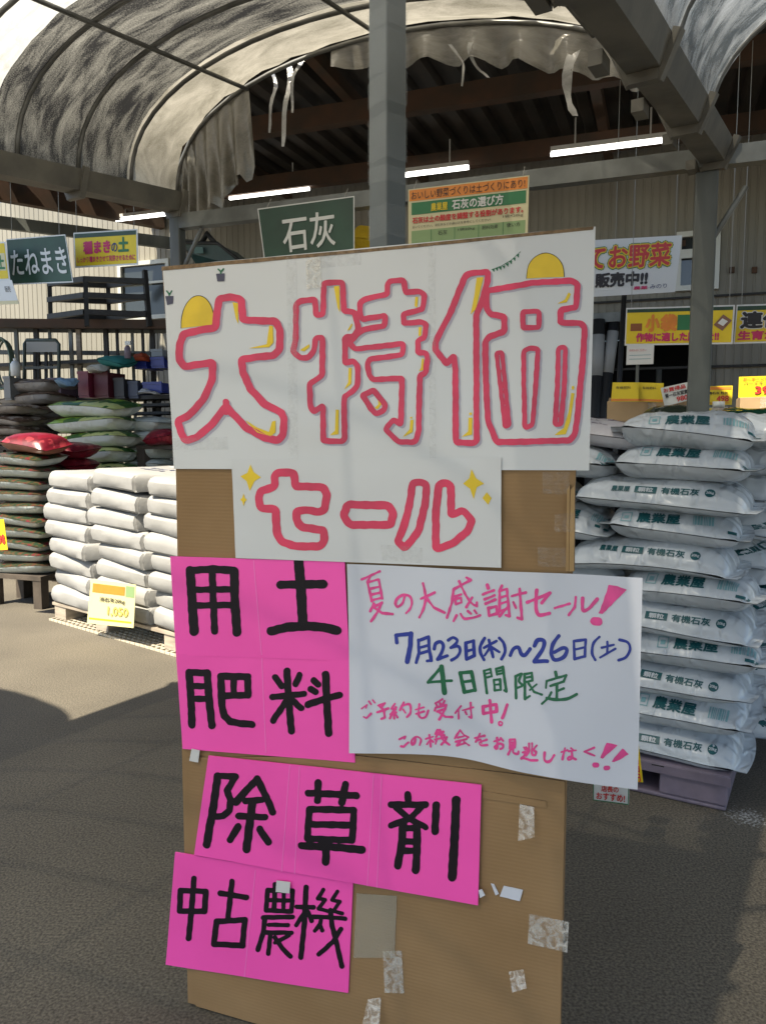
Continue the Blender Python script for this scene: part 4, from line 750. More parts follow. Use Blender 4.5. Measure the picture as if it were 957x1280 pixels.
# ---- tall lime stack on the right
SC = G(910, 1018); SA = 30; SU, SV = yaw(SA)
PH = .155; KINDS = ['A', 'A', 'B', 'A', 'B', 'A', 'B', 'A', 'B', 'A', 'B']; ENDS = [948, 944, 946, 930, 924, 950, 948, 956, 944, 941, 934]; YM = [552, 596, 640, 682, 727, 772, 806, 840, 868, 905, 930]
NL = 11; TOP = 1.585; pitch = (TOP - PH) / NL
LS = 'white lime sacks stacked on the plastic pallet'
for i in range(NL):
    z = PH + (NL - 1 - i) * pitch + .001; q = onp(ENDS[i], YM[i], SC, -SV) - SC; ae = q.dot(SU); kd = KINDS[i]
    L = .52 if kd == 'A' else .70; Wd = .44; T = pitch + .020 if kd == 'A' else pitch + .014; rr = random.Random(i * 7 + 2)
    L2 = L / 2 + .03
    c = SC + SU * (ae - L2) + SV * (.235 + rr.uniform(-.012, .012)) + Z * z
    txt = {0: .06, 1: .04, 3: .02, 5: .08, 7: .10, 9: .05, 2: .02, 4: .03, 6: .05, 8: .05, 10: .06}[i]
    lime_sack(c, R(-SA + rr.uniform(-5, 5)), L, Wd, T, i + 11, kd, f'white sack with {"large teal lettering" if kd == "A" else "thin teal print"}, {ORD[i]}, tall stack front right column', LS, True, R(rr.uniform(-2, 1)), txt - (.05 if kd == 'A' else 0))
    if i >= 0:
        c2 = c - SU * (L / 2 + .30 + .012) + SV * rr.uniform(0, .03); purple = i == 0
        if purple:
            pass
        else: lime_sack(c2, R(-SA + rr.uniform(-4, 4)), .60, .44, T, i + 41, 'A', f'white sack end beside the signboard, {ORD[i]}, tall stack front left column', LS, i < 5, 0, .12)
    c3 = SC + SU * (ae - L2 + .20 + rr.uniform(-.05, .05)) + SV * .72 + Z * z
    lime_sack(c3, R(-SA + 90 + rr.uniform(-8, 8)), .52, .58, T, i + 71, 'B', f'white sack turned sideways behind the printed ones, {ORD[i]}, tall stack rear column', LS, True, 0, -.06 + rr.uniform(-.05, .05))
# purple-print sack on the top left
vs, fs, fm = pillow(.62, .46, .12, 97, 'A', wr=1.8); ps = local_mesh('compost_sack', vs, fs, mat('silver_poly_sack', (.55, .54, .58), .3, var=.12, bump=.5, bscale=16), None, True)
q = onp(772, 545, SC, -SV) - SC; ps.location = SC + SU * (q.dot(SU) - .14) + SV * .34 + Z * (TOP - .125); ps.rotation_euler = (0, R(7), R(-18)); tag(ps, 'silver sack with purple print lying on the top left of the tall stack', 'sack')
bvh = BVHTree.FromPolygons([Vector(v) for v in vs], fs); dr = Vector((0, .85, -.8)).normalized(); X = Vector((1, 0, 0)); Y = X.cross(dr); Y = Y if Y.z > 0 else -Y
bars = []; rr = random.Random(5)
for k in range(46): x, y = rr.uniform(-.12, .26), rr.choice((-.03, .01, .05, .075)) + rr.uniform(-.006, .006); bars.append(('rect', x, y, x + rr.uniform(.01, .03), y + rr.uniform(.004, .010)))
print_on(ps, bvh, bars + [('rect', -.2, .11, .25, .14)], Vector((0, -.1, .1)), X, Y, dr, 'print', PURP)
# pallet
PL = mat('purple_plastic', (.19, .155, .20), .55, var=.22, vscale=7, bump=.15, bscale=14)
pal = thing('plastic_pallet', 'worn purple grey plastic pallet under the tall stack of lime sacks', 'pallet', tuple(SC - SU * .55 + SV * .5))
PLL, PLD = 1.12, 1.05
def sb(u0, u1, v0, v1, z0, z1): return MB().box(SC + SU * (u0 + u1) / 2 + SV * (v0 + v1) / 2 + Z * (z0 + z1) / 2, SU, SV, Z, u1 - u0, v1 - v0, z1 - z0)
def pbox(name, *a, m=PL, b=.008): return bevel(sb(*a).build(name, m, pal), b)
pbox('deck', -PLL, .0, 0, PLD, .128, PH); pbox('base', -PLL + .01, -.012, .012, PLD - .01, .002, .022)
for u0, u1 in ((-.27, -.008), (-PLL + .008, -.85), (-.63, -.50)):
    for v0, v1 in ((.008, .30), (.40, .62), (.72, PLD - .008)): pbox('foot_block', u0, u1, v0, v1, .0225, .1275)
pbox('deck_lip', -PLL - .004, .004, -.006, -.001, .112, PH - .004, b=.002)
for u in (-.72, -.6, -.45, -.3): m = sb(u, u + .05, -.0065, -.006, .142, .147); m.build('deck_slot', DK, pal)

# ---- grey-white paper sacks on the left
def paper_sack_mesh(L, Wd, T, seed):
    rr = random.Random(seed); o = rr.random() * 40; vs, fs, fm = [], [], []
    xs = [-1, -.97, -.92, -.6, -.3, 0, .3, .55, .71, .735, .745, .76, .88, 1.0]; per = []
    prof = [(-.97, .0), (-1, .12), (-1.0, .5), (-1, .78), (-.97, .94), (-.88, 1), (-.4, 1), (0, 1), (.4, 1), (.88, 1), (.97, .94), (1, .78), (1, .5), (1, .12), (.97, 0), (.5, 0), (0, 0), (-.5, 0)]
    for s in xs:
        for y, z in prof:
            e = 0
            if s > .74: e = (s - .74) / .26
            if s < -.92: e = (-s - .92) / .08
            yy = y * (1 - (.72 if s > 0 else .06) * e); zz = .5 + (z - .5) * (1 - .20 * e)
            if .73 < s < .75 and abs(z - .5) < .4: yy *= .93
            x = s * L / 2; bul = .010 * noise.noise(Vector((x * 5 + o, yy * 3, zz * 2))) + .004 * noise.noise(Vector((x * 18, yy * 6 + o, zz * 6)))
            sd = 1 + .06 * math.sin(PI * z) if abs(y) == 1 else 1
            vs.append((x + .008 * noise.noise(Vector((yy * 4, zz * 5, o))), yy * sd * Wd / 2 + bul, max(0, zz * T + (bul * .8 if z > .6 else 0))))
    n = len(prof)
    for i in range(len(xs) - 1):
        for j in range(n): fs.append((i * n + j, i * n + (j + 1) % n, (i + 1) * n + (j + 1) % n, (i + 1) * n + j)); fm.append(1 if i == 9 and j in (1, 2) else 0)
    fs.append(tuple(range(n))); fs.append(tuple(reversed(range((len(xs) - 1) * n, len(xs) * n)))); fm += [0, 0]
    return vs, fs, fm
KRAFT = mat('white_kraft_paper', (.30, .298, .29), .85, spec=.15, var=.06, vscale=6, bump=.45, bscale=12); SEAM = mat('sack_fold_shade', (.13, .11, .10), .8)  # end fold faces coloured dark for the shade in the crease
W1, W2 = G(68, 775), G(183, 808); WU = (W2 - W1); WU.z = 0; WU.normalize(); WV = Vector((-WU.y, WU.x, 0)); WA = math.atan2(WU.y, WU.x)
WPH = .15
WS = 'white paper sacks on the sunlit pallet'
NAMES = ['left', 'middle', 'right']
for c_ in range(3):
    for r_ in range(2):
        nl = 8; T = .131
        for i in range(nl):
            rr = random.Random(c_ * 31 + i + r_ * 100); z = WPH + (nl - 1 - i) * (.1345) + .002
            vs, fs, fm = paper_sack_mesh(.72, .60, T, c_ * 50 + i + r_ * 9)
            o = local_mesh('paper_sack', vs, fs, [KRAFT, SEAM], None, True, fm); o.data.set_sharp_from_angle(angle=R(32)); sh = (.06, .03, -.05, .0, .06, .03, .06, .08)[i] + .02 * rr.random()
            o.location = W1 + WU * (.27 + c_ * .70 + sh * 1.0 - .02) + WV * (.31 + r_ * .63 + rr.uniform(-.02, .02)) + Z * (z + (.02 if c_ == 1 and i == 0 else 0) + .012 * (c_ == 1)); o.rotation_euler = (R(rr.uniform(-1.2, 1.2)), R(rr.uniform(1.2, 3.2)), WA + R(rr.uniform(-6.5, 5)))
            tag(o, f'white paper sack, {ORD[i]} in the {["left", "middle", "right"][c_]} {"front" if r_ == 0 else "rear"} column of the sunlit stack', 'sack', WS)
            if i == 0:
                bvh = BVHTree.FromPolygons([Vector(v) for v in vs], fs); rr2 = random.Random(c_ + r_); its = []
                for a in range(6):
                    for b in range(2): its.append(('rect', -.17 + a * .055, -.02 + b * .09, -.17 + a * .055 + rr2.uniform(.02, .04), .02 + b * .09))
                print_on(o, bvh, its, Vector((0, 0, .3)), Vector((1, 0, 0)), Vector((0, 1, 0)), Vector((0, 0, -1)), 'print', mat('navy_print', (.06, .07, .16), .5))
WOOD = mat('weathered_wood', (.34, .29, .23), .8, var=.25, vscale=5, stretch=(1, 1, 6)); GRID = mat('pale_plastic_grid', (.5, .45, .36), .5)
wp = thing('grid_pallet', 'pale pallet with open grid base and square blocks under the sunlit paper sacks', 'pallet', tuple(W1))
def wbx(name, u0, u1, v0, v1, z0, z1, m): return MB().box(W1 + WU * (u0 + u1) / 2 + WV * (v0 + v1) / 2 + Z * (z0 + z1) / 2, WU, WV, Z, u1 - u0, v1 - v0, z1 - z0).build(name, m, wp)
wbx('deck', -.02, 1.72, .0, 1.25, .128, .15, WOOD)
for u in (.0, .62, 1.5):
    for v in (.01, .55, 1.08): wbx('block', u, u + .17, v, v + .16, .021, .1275, WOOD)
m = MB()
for k in range(13): m.box(W1 + WU * .86 + WV * (-.03 + k * .05) + Z * .010, WU, WV, Z, 1.75, .012, .016)
for k in range(30): m.box(W1 + WU * (.0 + k * .06) + WV * .27 + Z * .0112, WU, WV, Z, .012, .62, .0165)
m.build('grid_base', GRID, wp)

# ---- generic printed poly sacks farther back on the left
def print_mat(name, c1, c2, c3, scale=9):
    m = bpy.data.materials.new(name); m.use_nodes = True; n = m.node_tree; b = n.nodes['Principled BSDF']; b.inputs['Roughness'].default_value = .3
    tc = n.nodes.new('ShaderNodeTexCoord'); t = n.nodes.new('ShaderNodeTexNoise'); t.inputs['Scale'].default_value = scale; t.inputs['Detail'].default_value = 3; n.links.new(tc.outputs['Object'], t.inputs[0])
    r = n.nodes.new('ShaderNodeValToRGB'); r.color_ramp.interpolation = 'CONSTANT'; e = r.color_ramp.elements; e[0].color = (*c1, 1); e[1].color = (*c2, 1); e[0].position = 0; e[1].position = .5; x = e.new(.60); x.color = (*c3, 1)
    n.links.new(t.outputs['Fac'], r.inputs[0]); n.links.new(r.outputs[0], b.inputs['Base Color']); return m
WHITEP = sack_mat('plain_white_poly', (.52, .57, .54), .33, .7)
GREENP = print_mat('green_sack_print', (.22, .36, .03), (.025, .10, .02), (.42, .45, .16), 2.6); FLOWP = print_mat('dark_flower_print', (.018, .035, .018), (.07, .045, .02), (.12, .012, .018), 22); REDP = print_mat('red_sack_print', (.17, .008, .02), (.12, .007, .016), (.26, .03, .04), 8); BRNP = print_mat('brown_sack_print', (.14, .085, .05), (.10, .06, .04), (.30, .25, .2), 7); SILP = sack_mat('silver_poly', (.30, .28, .26), .28, .9)
def stack(px, pybot_or_z, depth, n, L, Wd, T, ang, mats, namefn, group, ztop=None, jit=.02, wr=1.0, seamf=.62):
    e = P(px, 560, depth); Ux, Vx = yaw(ang)
    for i in range(n):
        rr = random.Random(int(px) * 13 + i); z = ztop - T * (i + 1) * .96
        vs, fs, fm = pillow(L, Wd, T, int(px) + i * 3, 'A', 28, 16, .02, wr, seamf)
        o = local_mesh('soil_sack', vs, fs, mats, None, True, fm); c = Vector((e.x, e.y, 0)) - Ux * (L / 2) + Vx * Wd / 2
        o.location = c + Ux * rr.uniform(-jit, jit) + Z * z; o.rotation_euler = (0, R(rr.uniform(-2, 2)), R(-ang + rr.uniform(-4, 4))); tag(o, namefn(i), 'sack', group)
    return e
GS = 'large green topped white soil sacks'
stack(147, 0, 7.6, 5, .88, .5, .165, 20, [GREENP, WHITEP], lambda i: f'white soil sack with green printed top, {ORD[i]} in its column', GS, 1.88, .05, 1.6)
stack(192, 0, 7.9, 5, .44, .5, .150, 20, [WHITEP, WHITEP], lambda i: f'plain pale sack, {ORD[i]} in the narrow column nearest the signboard', GS, 1.72, .01)
FS = 'thin dark printed sacks with white edges at the left'
stack(44, 0, 6.6, 10, .62, .42, .112, 20, [FLOWP, WHITEP], lambda i: f'thin dark printed sack with white edge, {ORD[i]} in the left edge pile', FS, 1.37, .03, 1.4)
RS = 'red sacks behind the thin printed pile'
stack(88, 0, 7.0, 9, .55, .45, .145, 20, [REDP, REDP], lambda i: f'dark red sack, {ORD[i]} in the pile beside the thin printed sacks', RS, 1.46, .04, 1.3)
vs, fs, fm = pillow(.5, .4, .17, 333, 'A', 24, 14, .02, 1.5); o = local_mesh('soil_sack', vs, fs, [REDP, mat('copper_poly', (.24, .10, .07), .3, var=.2)], None, True, fm); q = P(40, 575, 6.75); o.location = (q.x, q.y + .1, 1.375); o.rotation_euler = (0, R(2), R(-15)); tag(o, 'plump shiny red sack lying alone on top of the thin printed pile', 'sack', RS)
BS = 'brown and silver sacks at the far left'
stack(66, 0, 8.6, 4, .8, .5, .15, 20, [BRNP, SILP], lambda i: f'brown and silver sack, {ORD[i]} in the far left pile', BS, 2.17, .08, 1.4)
stack(26, 0, 8.0, 4, .6, .5, .115, 20, [BRNP, SILP], lambda i: f'crumpled silver sack, {ORD[i]} in the pile behind the plump red sack', BS, 1.86, .05, 1.6)
# stands under the raised sacks
DWOOD = mat('dark_old_wood', (.07, .055, .042), .85, var=.3, vscale=6)
def stand(px, depth, L, Wd, h, label):
    e = P(px, 560, depth); Ux, Vx = yaw(20); c = Vector((e.x, e.y, 0)) - Ux * L / 2 + Vx * Wd / 2
    t = thing('wooden_stand', label, 'stand', tuple(c)); 
    m = MB(); m.box(c + Z * (h - .02), Ux, Vx, Z, L, Wd, .04); m.build('top', DWOOD, t)
    for i in (-1, 1):
        for j in (-1, 1): m = MB(); m.box(c + Ux * i * (L / 2 - .05) + Vx * j * (Wd / 2 - .05) + Z * (h - .04) / 2, Ux, Vx, Z, .09, .09, h - .04); m.build('leg', DWOOD, t)
stand(147, 7.6, .90, .5, 1.88 - .165 * 5 * .96 - .002, 'rough wooden stand under the green topped soil sacks'); stand(192, 7.9, .44, .5, 1.72 - .15 * 5 * .96 - .002, 'narrow wooden stand under the plain pale sacks')
stand(44, 6.6, .62, .42, 1.37 - .112 * 10 * .96 - .002, 'low wooden stand under the thin printed sacks'); stand(88, 7.0, .55, .45, 1.46 - .145 * 9 * .96 - .002, 'low wooden stand under the red sack pile')
stand(66, 8.6, .82, .5, 2.17 - .15 * 4 * .96 - .002, 'tall wooden stand under the brown sacks'); stand(26, 8.0, .62, .5, 1.86 - .115 * 4 * .96 - .002, 'wooden stand under the crumpled silver sacks')

# ================================================================== BANNERS AND PRICE CARDS
YB = mat('yellow_print', (.74, .56, .015), .45, var=.04); WB = mat('banner_white', (.66, .68, .66), .4); GB = mat('banner_green', (.012, .055, .03), .4, var=.25, vscale=5); MAG = mat('magenta_print', (.55, .02, .12), .45); BLK = mat('print_black', (.015, .015, .018), .5); ORG = mat('orange_print', (.72, .24, .03), .45, var=.08); GRN = mat('green_print', (.02, .17, .06), .45); REDT = mat('red_print', (.55, .03, .03), .45); NAVY = mat('navy_text', (.02, .04, .16), .5); CREAM = mat('cream_print', (.62, .58, .36), .5); LGRN = mat('pale_green_print', (.24, .36, .16), .5)
class Sheet:
    def __init__(s, name, label, cat, tl, tr, br, bl_, depth, base, group=None, ang=20, th=.003, lean=0):
        c = ((tl[0] + br[0]) / 2, (tl[1] + br[1]) / 2); n = -yaw(ang)[1]; n = (n + Z * lean).normalized()
        s.q = Quad(tl, tr, br, bl_, P(*c, depth), n); s.k = 0
        s.t = thing(name, label, cat, tuple(s.q.at(.5, 1)), group)
        m = MB(); f = [s.q.at(*uv) for uv in ((0, 1), (1, 1), (1, 0), (0, 0))]; m.prism([p - n * th for p in f], n * th); o = m.build('sheet', base, s.t)
        s.lvl = 0
    def block(s, u0, v0, u1, v1, material, name='printed_area', lvl=1):
        return new_mesh(name, s.q.rect(u0, v0, u1, v1, .0018 * lvl), [(0, 1, 2, 3)], material, parent=s.t)
    def text(s, txt, u0, v0, u1, v1, material, bold=.02, lvl=3, name='lettering', shear=0):
        pts, fs, n0 = glyphs(txt, bold); return new_mesh(name, [s.q.at(u0 + (u1 - u0) * p[0] + shear * p[1], v1 + (v0 - v1) * p[1], .0018 * lvl + .00018 * (k // n0)) for k, p in enumerate(pts)], fs, material, parent=s.t)
    def frame(s, material, w=.012, name='white_border', lvl=1):
        vs, fs = [], []
        for a in ((0, 0, 1, w * 2), (0, 1 - w * 2, 1, 1), (0, w * 2, w, 1 - w * 2), (1 - w, w * 2, 1, 1 - w * 2)): b = len(vs); vs += s.q.rect(*a, .0018 * lvl); fs.append((b, b + 1, b + 2, b + 3))
        return new_mesh(name, vs, fs, material, parent=s.t)
def tie(s, px, py, u, v=0, lab=None):
    m = MB(); a = s.q.at(u, v); dd = a.y > 5.2; m.tube([a, a + Z * ((4.3 - a.z) if dd else .06) + V * (.02 if dd else .05)], .0025, 5); m.build('hanging_cord', mat('cord', (.3, .3, .28), .7), s.t)

s = Sheet('hanging_banner', 'dark green hanging banner with two white kanji, just left of the tall post', 'banner', (322, 261), (443, 245), (443, 312), (331, 330), 4.35, GB); s.frame(WB, .010); s.text('石灰', .24, .22, .80, .86, WB, .012); tie(s, 0, 0, .1); tie(s, 0, 0, .9)
s = Sheet('hanging_banner', 'dark green hanging banner with four white hiragana in front of the cream wall', 'banner', (8, 299), (82, 293), (92, 353), (13, 356), 6.8, GB); s.frame(WB, .012); s.text('たねまき', .06, .26, .96, .80, WB, .014); tie(s, 0, 0, .1); tie(s, 0, 0, .9)
s = Sheet('hanging_banner', 'yellow hanging banner with magenta and green characters, right of the four hiragana banner', 'banner', (92, 291), (172, 286), (173, 331), (94, 335), 6.9, WB); s.block(.02, .04, .98, .95, YB); s.block(.02, .04, .98, .16, GB, lvl=2); s.text('種まき', .16, .28, .58, .62, MAG, .05); s.text('の', .60, .36, .69, .60, NAVY, .03); s.text('土', .71, .22, .86, .60, GRN, .05); s.text('しっかり種まきさせて発芽させるために', .05, .70, .96, .86, MAG, .03); tie(s, 0, 0, .05); tie(s, 0, 0, .95)
s = Sheet('hanging_banner', 'half hidden yellow hanging banner at the left picture edge', 'banner', (-40, 304), (7, 302), (13, 350), (-38, 352), 6.75, WB); s.block(.02, .04, .97, .96, YB); s.block(.72, .3, .95, .75, CREAM, lvl=2); s.text('土', .74, .36, .92, .70, GRN, .04)
s = Sheet('hanging_notice', 'white notice sheet hanging under the half hidden yellow banner at the left picture edge', 'notice', (-38, 352), (15, 350), (24, 380), (-36, 382), 6.7, WB); s.block(.0, .85, 1, 1, CREAM); s.text('販売', .80, .25, .92, .5, BLK, .0)
s = Sheet('hanging_banner', 'orange and green information banner right of the tall post, above the large poster', 'banner', (510, 237), (661, 219), (659, 292), (510, 306), 3.95, CREAM)
s.block(.01, .02, .99, .22, ORG); s.text('おいしい野菜づくりは土づくりにあり!', .03, .05, .97, .20, BLK, .0); s.block(.03, .25, .98, .47, GRN); s.text('農業屋', .20, .30, .34, .44, YB, .02); s.text('石灰の選び方', .38, .28, .80, .45, WB, .03)
s.text('石灰は土の酸度を調整する役割があります。', .04, .52, .96, .63, REDT, .04); s.text('まいてください。消石灰などの選び方を参考にしてください!', .04, .67, .70, .72, BLK, 0); s.text('1袋×20kg', .80, .64, .96, .70, BLK, .0)
s.block(.03, .76, .98, .99, LGRN)
for u in (.2, .4, .6, .8): s.block(u, .76, u + .004, .99, GRN, 'table_rule', 2)
s.text('石灰', .26, .80, .34, .88, BLK, 0); s.text('1袋20kg', .43, .79, .57, .85, BLK, 0); s.text('肥料効果', .63, .79, .76, .86, BLK, 0); s.text('使い方', .83, .79, .94, .86, BLK, 0); tie(s, 0, 0, .05); tie(s, 0, 0, .95)
s = Sheet('hanging_banner', 'white hanging banner with fat red outlined lettering, right of the large poster', 'banner', (690, 303), (852, 294), (843, 365), (690, 374), 6.1, WB)
s.text('とれたてお野菜', -.18, .12, .93, .52, GRN, .11, 2, 'lettering_outline'); s.text('とれたてお野菜', -.18, .12, .93, .52, YB, .075, 3, 'lettering_inner_outline'); s.text('とれたてお野菜', -.18, .12, .93, .52, REDT, .03, 4); s.text('販売中!!', .36, .60, .77, .84, BLK, .05); s.text('みのり', .80, .84, .93, .92, NAVY, .0); s.text('農業', .67, .86, .78, .92, MAG, .03); tie(s, 0, 0, .5); tie(s, 0, 0, .95)
s = Sheet('sale_banner', 'yellow banner with orange and magenta writing crossed by the right post', 'banner', (782, 385), (918, 381), (915, 430), (780, 432), 5.6, WB)
s.block(.012, .04, .985, .955, YB); s.block(.012, .04, .985, .13, GB, lvl=2); s.block(.49, .22, .80, .62, GRN, lvl=2); s.text('小', .20, .22, .32, .62, ORG, .07); s.text('袋', .34, .22, .48, .62, ORG, .07); s.text('作物に適した肥料を!!', .11, .68, .87, .90, MAG, .05); s.block(.05, .42, .16, .62, mat('brown_print', (.25, .08, .02), .5), lvl=2)
b = new_mesh('sack_picture', [s.q.at(*u, .006) for u in ((.90, .24), (.98, .40), (.90, .66), (.82, .50))], [(3, 2, 1, 0)], mat('brown_picture', (.22, .11, .07), .5), parent=s.t); new_mesh('sack_picture_label', [s.q.at(*u, .008) for u in ((.895, .34), (.945, .42), (.905, .54), (.855, .46))], [(3, 2, 1, 0)], WB, parent=s.t); tie(s, 0, 0, .05); tie(s, 0, 0, .95)
s = Sheet('sale_banner', 'yellow banner with bold black kanji cut by the right picture edge', 'banner', (920, 381), (1050, 377), (1048, 426), (916, 430), 5.5, WB); s.block(.012, .04, .985, .955, YB); s.block(.012, .04, .985, .15, GB, lvl=2); s.text('連作障害', .06, .20, .90, .60, WB, .10, 3, 'lettering_outline'); s.text('連作障害', .06, .20, .90, .60, BLK, .05, 4); s.text('生育が良くなる', .04, .68, .92, .90, MAG, .05); tie(s, 0, 0, .05)
s = Sheet('white_notice', 'small white notice on a thin stick under the yellow banner', 'notice', (783, 432), (817, 431), (816, 455), (782, 456), 5.7, WB); s.text('お知らせください', .1, .2, .72, .32, REDT, 0); s.block(.1, .5, .9, .53, TEALP); s.block(.1, .7, .9, .73, TEALP); m = MB(); a = s.q.at(.42, 1); m.tube([a + V * .02, a + V * .02 - Z * .55], .012); m.build('stick', STEEL, s.t)
PG = 'yellow price cards on the boxes'
for lab, q, d in (('yellow price card standing left on the long cardboard box', ((765, 478), (798, 478), (797, 502), (763, 502)), 4.9), ('yellow price card next to the tilted white card on the long box', ((798, 478), (829, 479), (828, 503), (797, 502)), 4.9)):
    s = Sheet('price_card', lab, 'price card', *q, d, YB, PG); s.text('有機肥料', .15, .2, .7, .34, BLK, 0); s.block(0, .85, 1, .97, ORG, lvl=1)
s = Sheet('price_card', 'tilted white price card with red print against the right post', 'price card', (825, 485), (861, 477), (862, 500), (830, 508), 4.8, WB, PG); s.text('お買得品', .08, .08, .85, .3, REDT, .03); s.text('第一石灰窒素', .1, .38, .92, .6, BLK, .03); s.text('980', .5, .66, .9, .92, REDT, .03)
s = Sheet('price_card', 'yellow price card reading 498 right of the right post', 'price card', (878, 483), (915, 482), (914, 506), (877, 506), 4.8, YB, PG); s.block(.03, .04, .97, .2, ORG); s.text('有機石灰 粒状', .08, .3, .85, .45, BLK, .02); s.text('498', .48, .52, .88, .82, REDT, .03); s.block(.1, .88, .9, .92, ORG)
s = Sheet('price_card', 'narrow yellow label strip under the 498 card', 'price card', (874, 510), (909, 509), (908, 519), (873, 520), 4.75, YB, PG); s.frame(WB, .03); s.text('オススメ 品', .08, .2, .92, .85, GRN, .03)
s = Sheet('price_card', 'large yellow price card reading 398 at the right picture edge', 'price card', (923, 471), (985, 469), (984, 495), (922, 497), 4.7, YB, PG); s.text('ガーデニング', .08, .06, .6, .2, REDT, .02); s.text('バーミキュライト', .1, .26, .9, .42, BLK, 0); s.text('398', .34, .5, .78, .84, REDT, .04)
s = Sheet('price_card', 'sunlit yellow and white price card with an orange heading leaning on the paper sacks', 'price card', (114, 724), (170, 731), (167, 785), (109, 779), (G(150, 800).y - .05) * 1.0, mat('pale_yellow_card', (.72, .66, .36), .4), None, 38, lean=-.05)
s.block(.06, .08, .78, .28, ORG); s.block(.8, .05, .98, .3, LGRN); s.text('消石灰20kg', .25, .36, .80, .48, BLK, .02); s.text('1,050', .45, .56, .88, .78, mat('gold_text', (.62, .50, .12), .5), .03); s.block(.04, .86, .95, .9, YB)
s = Sheet('price_card', 'yellow price card on the thin printed sacks at the left picture edge', 'price card', (-22, 649), (5, 649), (10, 687), (-20, 689), 6.25, YB, PG, 20); s.text('298', .55, .5, .95, .8, REDT, .03)
s = Sheet('price_card', 'narrow upright yellow card hanging between the event paper and the lime sacks', 'price card', (775, 926), (797, 927), (803, 978), (775, 977), 2.72, YB, PG, 30); s.text('円', .66, .78, .92, .97, REDT, .03); s.text('月', .66, .40, .92, .55, REDT, .03); s.text('日', .66, .58, .92, .74, REDT, .03)
s = Sheet('price_card', 'white card with a green border and red handwriting below the event paper', 'price card', (741, 976), (786, 978), (785, 1006), (741, 1000), 2.70, WB, PG, 30); s.frame(GRN, .02, 'green_border'); s.text('店長の', .24, .2, .72, .48, REDT, .03); s.text('おすすめ!', .1, .55, .9, .88, REDT, .03)
s = Sheet('price_card', 'white card with black frame partly hidden behind the right edge of the event paper', 'price card', (770, 888), (798, 888), (797, 924), (770, 924), 2.74, WB, PG, 30); s.frame(BLK, .05, 'black_border')

# ================================================================== BOXES AND GOODS ON THE RIGHT
shelf = thing('goods_table', 'plain steel table behind the tall lime stack carrying boxes', 'table', tuple(P(860, 560, 5.1)))
tc_ = P(860, 525, 5.1); zt = tc_.z - .03
m = MB(); m.box(tc_ - Z * (tc_.z - zt + .02) + U * .2, U, V, Z, 2.3, .7, .04); m.build('table_top', STEEL, shelf)
for i in (-1, 1):
    for j in (-1, 1): q = tc_ + U * (.2 + i * 1.1) + V * j * .3; m = MB(); m.box((q.x, q.y, (zt - .04) / 2), U, V, Z, .05, .05, zt - .041); m.build('leg', STEEL, shelf)
CBOX = mat('box_cardboard', (.42, .29, .16), .7, var=.06)
def carton(lab, x0, y0, x1, y1, d, dep=.3, name='cardboard_box', material=CBOX):
    a, b = P(x0, y1, d), P(x1, y0, d); c = (a + b) / 2; w = (b - a).dot(U); h = b.z - zt
    t = thing(name, lab, 'box', (c.x, c.y, zt)); cc = Vector((c.x, c.y, zt + h / 2 + .002)) + V * dep / 2
    m = MB(); m.box(cc, U, V, Z, w, dep, h); bevel(m.build('body', material, t), .006)
    m = MB(); m.box(cc + Z * (h / 2 + .006) - V * dep * .32, U, (V * .9 + Z * .4).normalized(), Z, w * .98, dep * .3, .005); m.build('flap', material, t)
    m = MB(); m.box(cc - V * (dep / 2 + .001), U, V, Z, .05, .003, h * .98); m.build('tape', CLOUDT, t)
carton('long cardboard box lying behind the purple print sack', 756, 501, 872, 530, 5.0)
carton('cardboard box at the right picture edge under the 398 card', 924, 496, 985, 530, 4.85)
# jar, dark bag, green bags
c = P(897, 517, 4.75); jar = thing('plastic_jar', 'small clear plastic jar between the 498 card and the right cardboard box', 'jar', (c.x, c.y, zt)); m = MB(); m.tube([(c.x, c.y, zt + .002), (c.x, c.y, zt + .08), (c.x, c.y, zt + .10)], [.05, .05, .03], 14); m.build('body', mat('clear_jar', (.45, .42, .40), .2, trans=.3), jar, True); m = MB(); m.tube([(c.x, c.y, zt + .10), (c.x, c.y, zt + .135)], .036, 14); m.build('lid', WB, jar, True); m = MB(); m.tube([(c.x, c.y, zt + .02), (c.x, c.y, zt + .055)], .0515, 14); m.build('label_band', REDT, jar, True)
def small_bag(lab, px, py, d, L, Wd, T, m1, ang=-20, seed=1, z=None):
    vs, fs, fm = pillow(L, Wd, T, seed, 'A', 18, 12, .015, 1.6); o = local_mesh('fertilizer_bag', vs, fs, m1, None, True, fm if isinstance(m1, list) else None); c = P(px, py, d); o.location = (c.x, c.y, zt + .002 if z is None else z); o.rotation_euler = (0, 0, R(ang)); tag(o, lab, 'bag', 'small bags among the boxes')
small_bag('dark glossy bag with white glints left of the right post', 838, 520, 4.55, .30, .24, .10, [mat('dark_glossy_bag', (.03, .04, .03), .18), GREENP], 10, 5)
small_bag('green bag lying below the jar', 895, 521, 4.5, .34, .22, .07, [mat('dark_green_bag', (.02, .09, .05), .25), GREENP], -20, 6)
small_bag('green bag with gold edge at the right picture edge', 940, 520, 4.5, .34, .22, .08, [mat('dark_green_bag', (.02, .09, .05), .25), mat('gold_bag', (.45, .30, .06), .25)], -24, 8)
